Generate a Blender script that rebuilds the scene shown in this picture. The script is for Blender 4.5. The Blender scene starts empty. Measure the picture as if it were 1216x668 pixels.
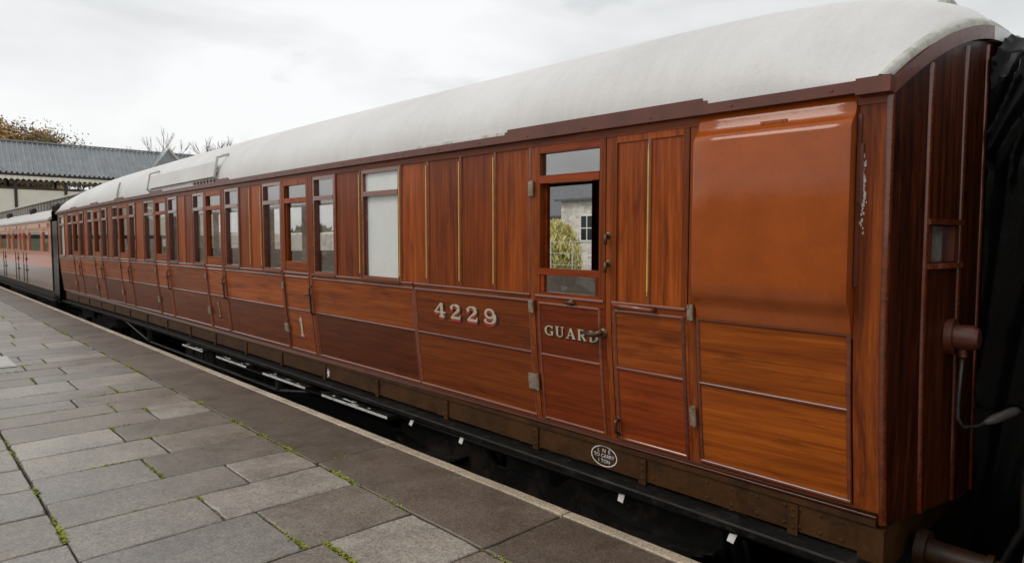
import bpy, bmesh, math, random
from math import sin, cos, pi, sqrt, radians, atan, hypot
from mathutils import Vector, Matrix, noise as mnoise
random.seed(7)
scene = bpy.context.scene
COL = scene.collection

# ------------------------------------------------------------------ frame of reference
# X: across the track, away from the platform; Y: along the train; Z up. Camera stands at the origin.
D = 3.4            # side of the coach
XC = 4.75          # centre line of the coach
HW = 1.35          # half width
PZ = -1.65         # platform surface
GZ = -2.75         # ground beside the track
Y0, Y1 = 1.07, 21.2

# ------------------------------------------------------------------ materials
def mat(name):
    m = bpy.data.materials.new(name); m.use_nodes = True
    nt = m.node_tree
    return m, nt, nt.nodes['Principled BSDF']
def N(nt, t, **kw):
    n = nt.nodes.new(t)
    for k, v in kw.items():
        if k.startswith('i_'): n.inputs[k[2:].replace('_', ' ')].default_value = v
        else: setattr(n, k, v)
    return n
def ramp(nt, src, stops):
    r = N(nt, 'ShaderNodeValToRGB')
    el = r.color_ramp.elements
    while len(el) < len(stops): el.new(0.5)
    for e, (p, c) in zip(el, stops):
        e.position = p; e.color = (*c, 1) if len(c) == 3 else c
    nt.links.new(src, r.inputs[0]); return r
def objcoord(nt, scale=(1, 1, 1)):
    tc = N(nt, 'ShaderNodeTexCoord'); mp = N(nt, 'ShaderNodeMapping')
    mp.inputs['Scale'].default_value = scale
    nt.links.new(tc.outputs['Object'], mp.inputs['Vector']); return mp.outputs[0]
def noise(nt, vec, scale, detail=4, rough=.55, dist=0):
    n = N(nt, 'ShaderNodeTexNoise'); n.inputs['Scale'].default_value = scale
    n.inputs['Detail'].default_value = detail; n.inputs['Roughness'].default_value = rough
    n.inputs['Distortion'].default_value = dist
    if vec is not None: nt.links.new(vec, n.inputs['Vector'])
    return n.outputs['Fac']
def mathn(nt, op, a, b):
    n = N(nt, 'ShaderNodeMath', operation=op)
    for i, v in enumerate((a, b)):
        if isinstance(v, (int, float)): n.inputs[i].default_value = v
        else: nt.links.new(v, n.inputs[i])
    return n.outputs[0]
def mix(nt, fac, a, b, mode='MIX'):
    n = N(nt, 'ShaderNodeMix', data_type='RGBA', blend_type=mode)
    for s, v in ((n.inputs[0], fac), (n.inputs[6], a), (n.inputs[7], b)):
        if isinstance(v, (int, float)): s.default_value = v
        elif isinstance(v, tuple): s.default_value = (*v, 1) if len(v) == 3 else v
        else: nt.links.new(v, s)
    return n.outputs[2]
def bump(nt, p, h, strength=.2, dist=.01):
    b = N(nt, 'ShaderNodeBump'); b.inputs['Strength'].default_value = strength
    b.inputs['Distance'].default_value = dist
    nt.links.new(h, b.inputs['Height']); nt.links.new(b.outputs[0], p.inputs['Normal']); return b
def island(nt):
    return N(nt, 'ShaderNodeNewGeometry').outputs['Random Per Island']

def teak(name, dark, midc, light, axis, coat=.22, rough=.42, stain=.6, seed=0., spec=.13, cr=(.2, .07), wob=.12):
    """Varnished boards: grain drawn out along one axis, mottling, small differences from board to board."""
    m, nt, p = mat(name)
    sc = {'z': (105, 105, 2.6), 'y': (105, 2.6, 105)}[axis]
    tc = N(nt, 'ShaderNodeTexCoord')
    isl = island(nt)
    off = N(nt, 'ShaderNodeVectorMath', operation='ADD')
    cmb = N(nt, 'ShaderNodeCombineXYZ')
    nt.links.new(mathn(nt, 'MULTIPLY', isl, 37.), cmb.inputs[0])
    nt.links.new(mathn(nt, 'MULTIPLY', isl, 11.), cmb.inputs[1]); nt.links.new(mathn(nt, 'MULTIPLY', isl, 23.), cmb.inputs[2])
    nt.links.new(tc.outputs['Object'], off.inputs[0]); nt.links.new(cmb.outputs[0], off.inputs[1])
    mp = N(nt, 'ShaderNodeMapping'); mp.inputs['Scale'].default_value = sc; mp.inputs['Location'].default_value = (seed, seed, seed)
    nt.links.new(off.outputs[0], mp.inputs[0])
    g = noise(nt, mp.outputs[0], 1.0, 6, .62, .6)
    mp2 = N(nt, 'ShaderNodeMapping'); mp2.inputs['Scale'].default_value = tuple(s * .16 for s in sc)
    nt.links.new(off.outputs[0], mp2.inputs[0])
    g2 = noise(nt, mp2.outputs[0], 1.0, 3, .5, 1.5)
    mp3 = N(nt, 'ShaderNodeMapping'); mp3.inputs['Scale'].default_value = {'z': (9, 9, 1.7), 'y': (9, 1.7, 9)}[axis]
    nt.links.new(off.outputs[0], mp3.inputs[0])
    blotch = noise(nt, mp3.outputs[0], 1.0, 6, .65, .8)
    f = mathn(nt, 'ADD', mathn(nt, 'MULTIPLY', g, .5), mathn(nt, 'MULTIPLY', g2, .5))
    c = ramp(nt, f, [(.32, dark), (.5, midc), (.69, light)]).outputs[0]
    bl = ramp(nt, blotch, [(.30, (.30, .24, .22)), (.47, (.95, .93, .92)), (.75, (1.2, 1.22, 1.22))]).outputs[0]
    c = mix(nt, stain, c, bl, 'MULTIPLY')
    var = ramp(nt, isl, [(0, (.60, .53, .50)), (.5, (.98, .96, .95)), (1, (1.28, 1.26, 1.2))]).outputs[0]
    c = mix(nt, 1.0, c, var, 'MULTIPLY')
    # scratches and little chips in the varnish
    sp = noise(nt, off.outputs[0], 70, 3, .7)
    chip = ramp(nt, sp, [(.70, (0, 0, 0)), (.78, (1, 1, 1))]).outputs[0]
    c = mix(nt, mathn(nt, 'MULTIPLY', chip, .25), c, (.03, .015, .01))
    nt.links.new(c, p.inputs['Base Color'])
    p.inputs['Roughness'].default_value = rough
    p.inputs['Specular IOR Level'].default_value = spec
    p.inputs['Coat Weight'].default_value = coat
    p.inputs['Coat IOR'].default_value = 1.45
    cr = ramp(nt, blotch, [(.3, (cr[0],) * 3), (.7, (cr[1],) * 3)]).outputs[0]
    nt.links.new(cr, p.inputs['Coat Roughness'])
    wav = noise(nt, off.outputs[0], 5.0, 2)
    h = mathn(nt, 'ADD', mathn(nt, 'MULTIPLY', g, .25), wav)
    b = bump(nt, p, h, wob, .006)
    nt.links.new(b.outputs[0], p.inputs['Coat Normal'])
    return m

def paint(name, col, rough=.45, var=.25, scale=6, coat=0., bumpy=.05, spec=.5, metallic=0., dirt=None):
    m, nt, p = mat(name)
    v = objcoord(nt)
    n = noise(nt, v, scale, 6, .6)
    n2 = noise(nt, v, scale * 7, 4, .7)
    f = mathn(nt, 'ADD', mathn(nt, 'MULTIPLY', n, .65), mathn(nt, 'MULTIPLY', n2, .35))
    lo = tuple(c * (1 - var) for c in col); hi = tuple(min(1, c * (1 + var * .7)) for c in col)
    c = ramp(nt, f, [(.35, lo), (.65, hi)]).outputs[0]
    if dirt:
        dn = ramp(nt, noise(nt, v, scale * .7, 7, .7, .5), [(.5, (0, 0, 0)), (.66, (1, 1, 1))]).outputs[0]
        c = mix(nt, mathn(nt, 'MULTIPLY', dn, .7), c, dirt)
    nt.links.new(c, p.inputs['Base Color'])
    r = ramp(nt, n2, [(.3, (max(.03, rough * .8),) * 3), (.7, (min(1, rough * 1.25),) * 3)]).outputs[0]
    nt.links.new(r, p.inputs['Roughness'])
    p.inputs['Coat Weight'].default_value = coat; p.inputs['Coat Roughness'].default_value = .08
    p.inputs['Metallic'].default_value = metallic; p.inputs['Specular IOR Level'].default_value = spec
    if bumpy: bump(nt, p, f, bumpy, .01)
    return m

M = {}
M['teak_v'] = teak('teak_upright_grain', (.10, .018, .003), (.27, .054, .006), (.42, .104, .012), 'z')
M['teak_h'] = teak('teak_level_grain', (.11, .021, .004), (.25, .054, .007), (.37, .098, .014), 'y')
M['teak_low'] = teak('teak_level_grain_red', (.075, .014, .003), (.145, .030, .004), (.205, .050, .006), 'y', stain=.5)  # redder lower panels, partly darkened for the dark pit they reflect
M['teak_orange'] = teak('teak_level_grain_golden', (.14, .027, .003), (.255, .058, .005), (.37, .098, .009), 'y')
M['teak_mould'] = teak('teak_moulding', (.08, .016, .006), (.18, .038, .011), (.28, .066, .014), 'y', coat=1., rough=.25, stain=.2, spec=.5, cr=(.1, .06), wob=.03)
M['teak_stile'] = teak('teak_stile', (.09, .017, .004), (.21, .044, .007), (.32, .08, .012), 'z')
M['teak_red'] = teak('teak_door_red', (.11, .016, .003), (.22, .037, .005), (.31, .060, .008), 'y')
M['teak_old_shaded'] = teak('teak_weathered_end_shaded', (.012, .005, .003), (.058, .012, .004), (.16, .036, .007), 'z', stain=1., coat=.25, rough=.5)  # weathered end boards, base colour also darkened for the end's shade
M['brown_gloss'] = paint('brown_gloss_paint', (.33, .070, .009), rough=.13, var=.14, scale=6, coat=0., bumpy=.14, spec=.42)
M['brown_trim'] = paint('red_brown_trim_paint', (.12, .028, .012), rough=.38, var=.3, scale=5, coat=.15, bumpy=.15)
M['brown_frame'] = paint('brown_underframe_paint', (.066, .026, .006), rough=.5, var=.4, scale=5, coat=.0, bumpy=.2, spec=.3, dirt=(.018, .010, .006))
M['black'] = paint('black_grimy_steel', (.012, .011, .010), rough=.45, var=.5, scale=6, bumpy=.3, dirt=(.06, .040, .028))
M['black_wood'] = paint('black_wet_board', (.006, .0055, .005), rough=.45, var=.5, scale=12, bumpy=.6, spec=.15, dirt=(.03, .026, .023))
M['buffer_brown'] = paint('dark_buffer_paint', (.04, .016, .007), rough=.45, var=.4, scale=9, bumpy=.2, spec=.3, dirt=(.012, .008, .006))
M['black_edge'] = paint('black_worn_and_edge_highlight', (.05, .048, .045), rough=.3, var=.4, scale=9, bumpy=.2)
M['black_sheet'] = paint('black_plastic_sheet', (.003, .003, .0033), rough=.2, var=.3, scale=7, bumpy=.05, spec=.12)
M['white_worn_and_glint'] = paint('white_worn_paint_and_glint', (.66, .64, .60), rough=.45, var=.2, scale=14, bumpy=.2, dirt=(.22, .17, .11))
M['flaked'] = paint('flaked_varnish', (.55, .48, .42), rough=.3, var=.3, scale=30, bumpy=.2, dirt=(.22, .05, .012))
M['white_mark'] = paint('white_paint_mark', (.78, .78, .75), rough=.5, var=.06, scale=20, bumpy=0)
M['white_blind'] = paint('white_blind', (.70, .73, .70), rough=.14, var=.06, scale=4, coat=.3, bumpy=.02)
M['gold'] = paint('gold_paint', (.62, .36, .07), rough=.3, var=.2, scale=12, coat=.3, bumpy=0)
M['brass'] = paint('old_bronze', (.13, .07, .04), rough=.33, var=.3, scale=20, metallic=.7, bumpy=.1)
M['steel_hinge'] = paint('worn_steel', (.34, .27, .20), rough=.4, var=.35, scale=25, metallic=.4, bumpy=.2, dirt=(.12, .06, .03))
M['cream_letter'] = paint('pale_gilt_letter', (.50, .46, .32), rough=.3, var=.25, scale=40, coat=.4, bumpy=0)
M['red_letter'] = paint('red_letter_shade', (.40, .015, .02), rough=.3, var=.1, scale=20, coat=.4, bumpy=0)
M['dark_letter'] = paint('dark_letter_shade', (.02, .012, .008), rough=.4, var=.1, scale=20, bumpy=0)
M['interior'] = paint('dark_wood_interior', (.10, .04, .017), rough=.5, var=.3, scale=5, bumpy=.05)
M['seat'] = paint('maroon_seat_cloth', (.12, .03, .025), rough=.9, var=.25, scale=20, bumpy=.1)
M['curtain'] = paint('ochre_curtain', (.42, .25, .07), rough=.9, var=.2, scale=12, bumpy=.1)

def roof_mat():
    m, nt, p = mat('white_roof_canvas')
    v = objcoord(nt)
    streak = noise(nt, objcoord(nt, (.6, 5, .6)), 2.2, 6, .65, .4)
    fine = noise(nt, v, 38, 5, .75)
    big = noise(nt, v, .9, 5, .6)
    c = ramp(nt, big, [(.3, (.585, .57, .555)), (.7, (.70, .69, .675))]).outputs[0]
    c = mix(nt, .16, c, ramp(nt, streak, [(.35, (.72, .70, .67)), (.6, (1, 1, 1))]).outputs[0], 'MULTIPLY')
    c = mix(nt, .28, c, ramp(nt, fine, [(.3, (.72, .71, .69)), (.5, (1, 1, 1))]).outputs[0], 'MULTIPLY')
    spots = ramp(nt, noise(nt, v, 22, 2, .5), [(.70, (0, 0, 0)), (.76, (1, 1, 1))]).outputs[0]
    c = mix(nt, mathn(nt, 'MULTIPLY', spots, .10), c, (.22, .21, .18))
    nt.links.new(c, p.inputs['Base Color']); p.inputs['Roughness'].default_value = .55
    h = mathn(nt, 'ADD', fine, mathn(nt, 'MULTIPLY', noise(nt, v, 5, 4), 1.5))
    bump(nt, p, h, .22, .012)
    return m
M['roof'] = roof_mat()
M['roof_edge'] = paint('mossy_roof_edge', (.52, .51, .46), rough=.7, var=.2, scale=16, bumpy=.5, dirt=(.20, .22, .16))

def glass_mat(name, tint=(.9, .93, .9), refl=1.8):
    m = bpy.data.materials.new(name); m.use_nodes = True
    nt = m.node_tree; nt.nodes.clear()
    out = N(nt, 'ShaderNodeOutputMaterial'); mx = N(nt, 'ShaderNodeMixShader')
    fr = N(nt, 'ShaderNodeFresnel'); fr.inputs['IOR'].default_value = refl
    tr = N(nt, 'ShaderNodeBsdfTransparent'); tr.inputs[0].default_value = (*tint, 1)
    gl = N(nt, 'ShaderNodeBsdfGlossy'); gl.inputs['Roughness'].default_value = .02
    n = noise(nt, objcoord(nt), 3.0, 2); b = N(nt, 'ShaderNodeBump'); b.inputs['Strength'].default_value = .06; b.inputs['Distance'].default_value = .01
    nt.links.new(n, b.inputs['Height']); nt.links.new(b.outputs[0], gl.inputs['Normal'])
    geo = N(nt, 'ShaderNodeNewGeometry')
    nt.links.new(mathn(nt, 'ADD', mathn(nt, 'MULTIPLY', geo.outputs['Backfacing'], 1 / refl - refl), refl), fr.inputs['IOR'])
    nt.links.new(fr.outputs[0], mx.inputs[0]); nt.links.new(tr.outputs[0], mx.inputs[1]); nt.links.new(gl.outputs[0], mx.inputs[2])
    nt.links.new(mx.outputs[0], out.inputs[0]); return m
M['glass'] = glass_mat('window_glass', (.985, .99, .985), 2.9)

def slab_mat(name, stops, wet=.24):
    m, nt, p = mat(name)
    v = objcoord(nt); isl = island(nt)
    base = ramp(nt, isl, stops).outputs[0]
    grit = noise(nt, v, 62, 5, .85)
    blotch = noise(nt, v, 2.4, 6, .65, .3)
    mid = noise(nt, v, 14, 5, .7)
    c = mix(nt, .75, base, ramp(nt, grit, [(.36, (.30, .30, .30)), (.5, (1, 1, 1)), (.66, (1.75, 1.68, 1.6))]).outputs[0], 'MULTIPLY')
    c = mix(nt, .7, c, ramp(nt, blotch, [(.3, (.58, .57, .56)), (.6, (1.08, 1.08, 1.08))]).outputs[0], 'MULTIPLY')
    c = mix(nt, .5, c, ramp(nt, mid, [(.35, (.72, .71, .7)), (.6, (1.08, 1.07, 1.05))]).outputs[0], 'MULTIPLY')
    lich = ramp(nt, noise(nt, v, 30, 3, .6), [(.71, (0, 0, 0)), (.76, (1, 1, 1))]).outputs[0]
    c = mix(nt, mathn(nt, 'MULTIPLY', lich, .3), c, (.42, .41, .36))
    nt.links.new(c, p.inputs['Base Color'])
    r = ramp(nt, blotch, [(.3, (wet,) * 3), (.7, (wet + .18,) * 3)]).outputs[0]
    nt.links.new(r, p.inputs['Roughness'])
    p.inputs['Specular IOR Level'].default_value = .7
    h = mathn(nt, 'ADD', mathn(nt, 'MULTIPLY', grit, .6), mathn(nt, 'MULTIPLY', mid, 1.2))
    bump(nt, p, h, .45, .006)
    return m
M['slab'] = slab_mat('paving_slab', [(0, (.165, .142, .116)), (.3, (.24, .205, .168)), (.5, (.205, .190, .174)), (.75, (.265, .235, .202)), (1, (.34, .31, .27))])
M['slab_edge'] = slab_mat('edge_slab', [(0, (.10, .078, .058)), (.5, (.125, .098, .074)), (1, (.155, .125, .097))], .36)
M['nosing'] = slab_mat('platform_nosing', [(0, (.40, .33, .24)), (1, (.50, .42, .32))], .5)
M['soil'] = paint('dark_soil', (.035, .028, .02), rough=.95, var=.5, scale=30, bumpy=.4)
M['ballast'] = paint('ballast_shade_black', (.009, .008, .007), rough=.95, spec=.05, var=.6, scale=16, bumpy=.9)  # ballast colour taken near black to paint the deep shade
M['moss'] = paint('moss_leaf', (.26, .29, .035), rough=.8, var=.5, scale=9, bumpy=0)
M['cover'] = paint('pale_cover', (.46, .44, .41), rough=.55, var=.12, scale=12, bumpy=.2)
M['cream'] = paint('cream_paint', (.86, .81, .68), rough=.55, var=.08, scale=3, bumpy=.03)
M['dark_timber'] = paint('dark_brown_timber', (.045, .028, .022), rough=.5, var=.2, scale=6, bumpy=.05)
M['sheet_roof'] = paint('grey_corrugated_sheet', (.30, .32, .335), rough=.42, var=.2, scale=2.0, bumpy=.03, spec=.4)
M['maroon'] = paint('faded_red_coach_paint', (.66, .18, .085), rough=.2, var=.2, scale=3, coat=.5, bumpy=.03)
M['maroon_low_reflection'] = paint('maroon_with_platform_reflection', (.21, .115, .082), rough=.14, var=.25, scale=2, coat=.6, bumpy=.05)  # platform reflection on the maroon lower side, painted as a grey-brown colour
M['salmon'] = paint('salmon_ventilator_paint', (.68, .32, .20), rough=.25, var=.15, scale=4, coat=.5, bumpy=.03)
M['grey_brown'] = paint('grey_brown_clerestory', (.20, .155, .125), rough=.5, var=.3, scale=5, bumpy=.1)

def stone_mat(name, c1, c2, mortar, sc=3.2):
    m, nt, p = mat(name)
    v = objcoord(nt, (1, 1, 1.9))
    vo = N(nt, 'ShaderNodeTexVoronoi', feature='F1'); vo.inputs['Scale'].default_value = sc
    ve = N(nt, 'ShaderNodeTexVoronoi', feature='DISTANCE_TO_EDGE'); ve.inputs['Scale'].default_value = sc
    nt.links.new(v, vo.inputs['Vector']); nt.links.new(v, ve.inputs['Vector'])
    bw = N(nt, 'ShaderNodeSeparateColor'); nt.links.new(vo.outputs['Color'], bw.inputs[0])
    c = ramp(nt, bw.outputs[0], [(0, c1), (1, c2)]).outputs[0]
    c = mix(nt, .5, c, ramp(nt, noise(nt, v, 9, 5, .7), [(.3, (.55, .54, .52)), (.65, (1.1, 1.1, 1.1))]).outputs[0], 'MULTIPLY')
    e = ramp(nt, ve.outputs['Distance'], [(.02, (1, 1, 1)), (.06, (0, 0, 0))]).outputs[0]
    c = mix(nt, e, c, mortar)
    nt.links.new(c, p.inputs['Base Color']); p.inputs['Roughness'].default_value = .9
    bump(nt, p, ve.outputs['Distance'], .5, .05)
    return m
M['stone'] = stone_mat('rubble_stone', (.52, .44, .34), (.90, .83, .70), (.45, .40, .33), 1.5)
M['stone_pale'] = stone_mat('pale_rubble_stone', (.52, .47, .42), (.84, .79, .72), (.70, .65, .59), 2.6)
M['slate'] = paint('slate_roof', (.10, .105, .115), rough=.5, var=.3, scale=4, bumpy=.2)
M['white_wall'] = paint('white_render', (.75, .74, .70), rough=.8, var=.06, scale=2, bumpy=.05)
M['pane_dark'] = paint('dark_window_pane', (.03, .033, .036), rough=.08, var=.2, scale=2, bumpy=0)
M['bark'] = paint('tree_bark', (.11, .085, .065), rough=.9, var=.35, scale=8, bumpy=.4)
M['bark_pale'] = paint('pale_twig_bark', (.30, .24, .20), rough=.9, var=.3, scale=6, bumpy=.2)
M['grassland'] = paint('rough_grass', (.07, .085, .03), rough=.95, var=.5, scale=.6, bumpy=.3, dirt=(.09, .065, .03))
def leaf_mat(name, stops):
    m, nt, p = mat(name)
    c = ramp(nt, island(nt), stops).outputs[0]
    nt.links.new(c, p.inputs['Base Color']); p.inputs['Roughness'].default_value = .7
    p.inputs['Specular IOR Level'].default_value = .25
    return m
M['leaf_orange'] = leaf_mat('autumn_orange_leaf', [(0, (.24, .14, .06)), (.5, (.42, .26, .10)), (1, (.58, .38, .15))])
M['leaf_brown'] = leaf_mat('autumn_brown_leaf', [(0, (.10, .075, .045)), (.6, (.22, .16, .09)), (1, (.34, .25, .14))])
M['leaf_green'] = leaf_mat('late_green_leaf', [(0, (.03, .045, .015)), (.6, (.08, .10, .03)), (1, (.20, .18, .04))])
M['leaf_straw'] = leaf_mat('straw_bush_leaf', [(0, (.40, .34, .10)), (.5, (.64, .57, .22)), (1, (.80, .73, .38))])

# ------------------------------------------------------------------ object helpers
ROOTLOC = {}
def tag(o, label=None, cat=None, group=None, kind=None):
    if label: o['label'] = label
    if cat: o['category'] = cat
    if group: o['group'] = group
    if kind: o['kind'] = kind
def empty(name, loc, label, cat, group=None):
    o = bpy.data.objects.new(name, None); COL.objects.link(o); o.location = loc
    o.empty_display_size = .3
    ROOTLOC[o] = Vector(loc); tag(o, label, cat, group); return o
def build(name, bm, mats, parent=None, smooth=False, angle=None, recalc=True):
    """Link bm (world coordinates) as one mesh object, as a child of parent when given."""
    if recalc: bmesh.ops.recalc_face_normals(bm, faces=bm.faces)
    base = None
    if parent is not None:
        base = ROOTLOC[parent]
        bmesh.ops.translate(bm, verts=bm.verts, vec=-base)
    me = bpy.data.meshes.new(name); bm.to_mesh(me); bm.free()
    if not isinstance(mats, (list, tuple)): mats = [mats]
    for m in mats: me.materials.append(m)
    if smooth or angle:
        me.shade_smooth()
        if angle: me.set_sharp_from_angle(angle=radians(angle))
    o = bpy.data.objects.new(name, me); COL.objects.link(o)
    if parent is not None:
        o.parent = parent; ROOTLOC[o] = base
    return o
def own(name, bm, mats, origin, label, cat, group=None, **kw):
    """A thing that is one mesh: its origin at its base."""
    bmesh.ops.recalc_face_normals(bm, faces=bm.faces)
    bmesh.ops.translate(bm, verts=bm.verts, vec=-Vector(origin))
    o = build(name, bm, mats, recalc=False, **kw); o.location = origin; tag(o, label, cat, group); return o
def struct(name, bm, mats, **kw):
    o = build(name, bm, mats, **kw); o['kind'] = 'structure'; return o

def box(bm, x0, x1, y0, y1, z0, z1, mi=0):
    v = [bm.verts.new((x, y, z)) for x in (x0, x1) for y in (y0, y1) for z in (z0, z1)]
    for q in ((0, 1, 3, 2), (4, 6, 7, 5), (0, 4, 5, 1), (2, 3, 7, 6), (0, 2, 6, 4), (1, 5, 7, 3)):
        f = bm.faces.new([v[i] for i in q]); f.material_index = mi
def bbox(bm, x0, x1, y0, y1, z0, z1, bev=.004, mi=0):
    t = bmesh.new(); box(t, x0, x1, y0, y1, z0, z1)
    bmesh.ops.bevel(t, geom=t.edges[:], offset=bev, segments=2, profile=.6, affect='EDGES', clamp_overlap=True)
    merge(bm, t, mi)
def merge(bm, t, mi=0):
    mp = {v: bm.verts.new(v.co) for v in t.verts}
    for f in t.faces:
        try:
            nf = bm.faces.new([mp[v] for v in f.verts]); nf.material_index = mi; nf.smooth = f.smooth
        except ValueError: pass
    t.free()
def tube(bm, pts, rad, seg=8, mi=0, caps=True):
    pts = [Vector(p) for p in pts]
    rads = rad if isinstance(rad, (list, tuple)) else [rad] * len(pts)
    rings = []
    prev = None
    for i, p in enumerate(pts):
        d = (pts[min(i + 1, len(pts) - 1)] - pts[max(i - 1, 0)]).normalized()
        if prev is None:
            a = d.orthogonal().normalized()
        else:
            a = (prev - d * prev.dot(d))
            a = a.normalized() if a.length > 1e-6 else d.orthogonal().normalized()
        prev = a; b = d.cross(a)
        rings.append([bm.verts.new(p + (a * cos(2 * pi * k / seg) + b * sin(2 * pi * k / seg)) * rads[i]) for k in range(seg)])
    for r0, r1 in zip(rings, rings[1:]):
        for k in range(seg):
            f = bm.faces.new((r0[k], r0[(k + 1) % seg], r1[(k + 1) % seg], r1[k])); f.material_index = mi
    if caps:
        bm.faces.new(rings[0][::-1]).material_index = mi; bm.faces.new(rings[-1]).material_index = mi
def dome(bm, c, r, axis, mi=0, seg=8):
    """rivet or bolt head: a low dome at c whose axis points along `axis`."""
    c = Vector(c); d = Vector(axis).normalized(); a = d.orthogonal().normalized(); b = d.cross(a)
    r0 = [bm.verts.new(c + (a * cos(2 * pi * k / seg) + b * sin(2 * pi * k / seg)) * r) for k in range(seg)]
    r1 = [bm.verts.new(c + d * r * .5 + (a * cos(2 * pi * k / seg) + b * sin(2 * pi * k / seg)) * r * .6) for k in range(seg)]
    for k in range(seg):
        bm.faces.new((r0[k], r0[(k + 1) % seg], r1[(k + 1) % seg], r1[k])).material_index = mi
    bm.faces.new(r1).material_index = mi
def quadstrip(bm, rows, mi=0, close=False):
    vs = [[bm.verts.new(p) for p in r] for r in rows]
    for a, b in zip(vs, vs[1:]):
        n = len(a)
        for k in range(n if close else n - 1):
            bm.faces.new((a[k], a[(k + 1) % n], b[(k + 1) % n], b[k])).material_index = mi
    return vs

# ------------------------------------------------------------------ side of the coach: (y, z, out) -> world
def tum(z):
    return .085 * ((-.385 - z) / .93) ** 1.4 if z < -.385 else 0.
def hog(y): return .03 - .055 * ((y - 11.) / 10.) ** 2
def S(y, z, o): return Vector((D + tum(z) - o, y, z + hog(y)))
def sbox(bm, y0, y1, z0, z1, o0, o1, mi=0):
    ny = max(1, math.ceil((y1 - y0) / .9)); nz = 1 if z0 > -.42 else max(1, math.ceil((z1 - z0) / .11))
    ys = [y0 + (y1 - y0) * i / ny for i in range(ny + 1)]; zs = [z0 + (z1 - z0) * i / nz for i in range(nz + 1)]
    A = [[bm.verts.new(S(y, z, o1)) for z in zs] for y in ys]
    B = [[bm.verts.new(S(y, z, o0)) for z in zs] for y in ys]
    def q(*v): bm.faces.new(v).material_index = mi
    for i in range(ny):
        for j in range(nz):
            q(A[i][j], A[i + 1][j], A[i + 1][j + 1], A[i][j + 1]); q(B[i][j], B[i][j + 1], B[i + 1][j + 1], B[i + 1][j])
    for i in range(ny):
        q(A[i][0], B[i][0], B[i + 1][0], A[i + 1][0]); q(A[i][nz], A[i + 1][nz], B[i + 1][nz], B[i][nz])
    for j in range(nz):
        q(A[0][j], A[0][j + 1], B[0][j + 1], B[0][j]); q(A[ny][j], B[ny][j], B[ny][j + 1], A[ny][j + 1])
ARC = [(cos(pi * k / 6), sin(pi * k / 6)) for k in range(7)]
def bead_h(bm, y0, y1, z, r, o=0., mi=0):
    ny = max(1, math.ceil((y1 - y0) / .8))
    rows = [[S(y0 + (y1 - y0) * i / ny, z + r * c, o - .001 + r * .9 * s) for c, s in ARC] for i in range(ny + 1)]
    vs = quadstrip(bm, rows, mi)
    bm.faces.new(vs[0]).material_index = mi; bm.faces.new(vs[-1]).material_index = mi
def bead_v(bm, y, z0, z1, r, o=0., mi=0):
    nz = 1 if z0 > -.42 else max(1, math.ceil((z1 - z0) / .1))
    rows = [[S(y + r * c, z0 + (z1 - z0) * i / nz, o - .001 + r * .9 * s) for c, s in ARC] for i in range(nz + 1)]
    vs = quadstrip(bm, rows, mi)
    bm.faces.new(vs[0]).material_index = mi; bm.faces.new(vs[-1]).material_index = mi

ZT, ZS, ZW, ZM, ZB = .66, -.392, -.437, -.818, -1.305     # panel top, sill, waist, middle moulding, bottom

COACH = empty('passenger_coach', (XC, 11.1, -2.6), 'long varnished teak coach with a domed white roof standing at the platform', 'railway coach')

# --- upper bays (kind, y0, y1)
BAYS = [('panel', 3.40, 3.765), ('panel', 3.79, 4.18), ('panel', 4.205, 4.627), ('panel', 4.65, 5.035),
        ('blind', 5.06, 5.73), ('panel', 5.755, 6.22),
        ('window', 6.25, 6.74), ('door', 6.83, 7.48), ('window', 7.53, 8.06), ('panel', 8.09, 8.41), ('panel', 8.43, 8.775),
        ('window', 8.80, 9.30), ('door', 9.39, 10.05), ('window', 10.10, 10.59), ('panel', 10.61, 10.93), ('panel', 10.95, 11.29),
        ('window', 11.31, 11.79), ('door', 11.85, 12.50), ('window', 12.56, 13.18), ('panel', 13.21, 13.70),
        ('window', 13.73, 14.17), ('door', 14.23, 14.90), ('window', 14.95, 15.43), ('panel', 15.46, 15.84),
        ('window', 15.87, 16.36), ('door', 16.41, 17.06), ('window', 17.11, 17.69), ('panel', 17.72, 18.08),
        ('window', 18.11, 18.56), ('door', 18.61, 19.29), ('window', 19.35, 19.92), ('panel', 19.95, 20.35), ('blind', 20.38, 20.98)]
body = bmesh.new()      # teak, upright grain 0, level 1, red low 2, golden 3, moulding 4
mould = bmesh.new(); GOLD = []
# cantrail band along the whole side, sill band, corner posts
sbox(body, Y0, Y1, ZT, .745, -.06, .012, 1)
sbox(body, Y0 + .0, 1.185, ZB, ZT, -.06, .006, 6)
sbox(body, 21.0, Y1, ZS, ZT, -.06, .006, 0)
sbox(body, 2.045, 2.095, ZB, ZT, -.06, .006, 6)
sbox(body, 2.665, 2.705, ZB, ZT, -.06, .006, 6)
sbox(body, 3.355, 3.395, ZB, ZT, -.06, .006, 6)
prev = 3.395
for kind, a, b in BAYS:
    if a - prev > .012:    # pillar between bays
        sbox(body, prev, a, ZS, ZT, -.06, .010, 6)
    prev = b
    if kind == 'panel':
        sbox(body, a, b, ZS, ZT, -.05, 0, 0)
sbox(body, prev, 21.0, ZS, ZT, -.06, .010, 0)
# seams of the upper panels: bead with a gold line
for a, b in zip(BAYS, BAYS[1:]):
    if a[0] in ('panel', 'blind') or b[0] in ('panel', 'blind'):
        y = (a[2] + b[1]) / 2
        bead_v(mould, y, ZS + .01, ZT, .014, .002)
        if y < 8.9 and not (a[0] == 'panel' and b[0] == 'window'):
            GOLD.append(y)
bead_v(mould, 3.402, ZS, ZT, .010, .004)
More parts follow.
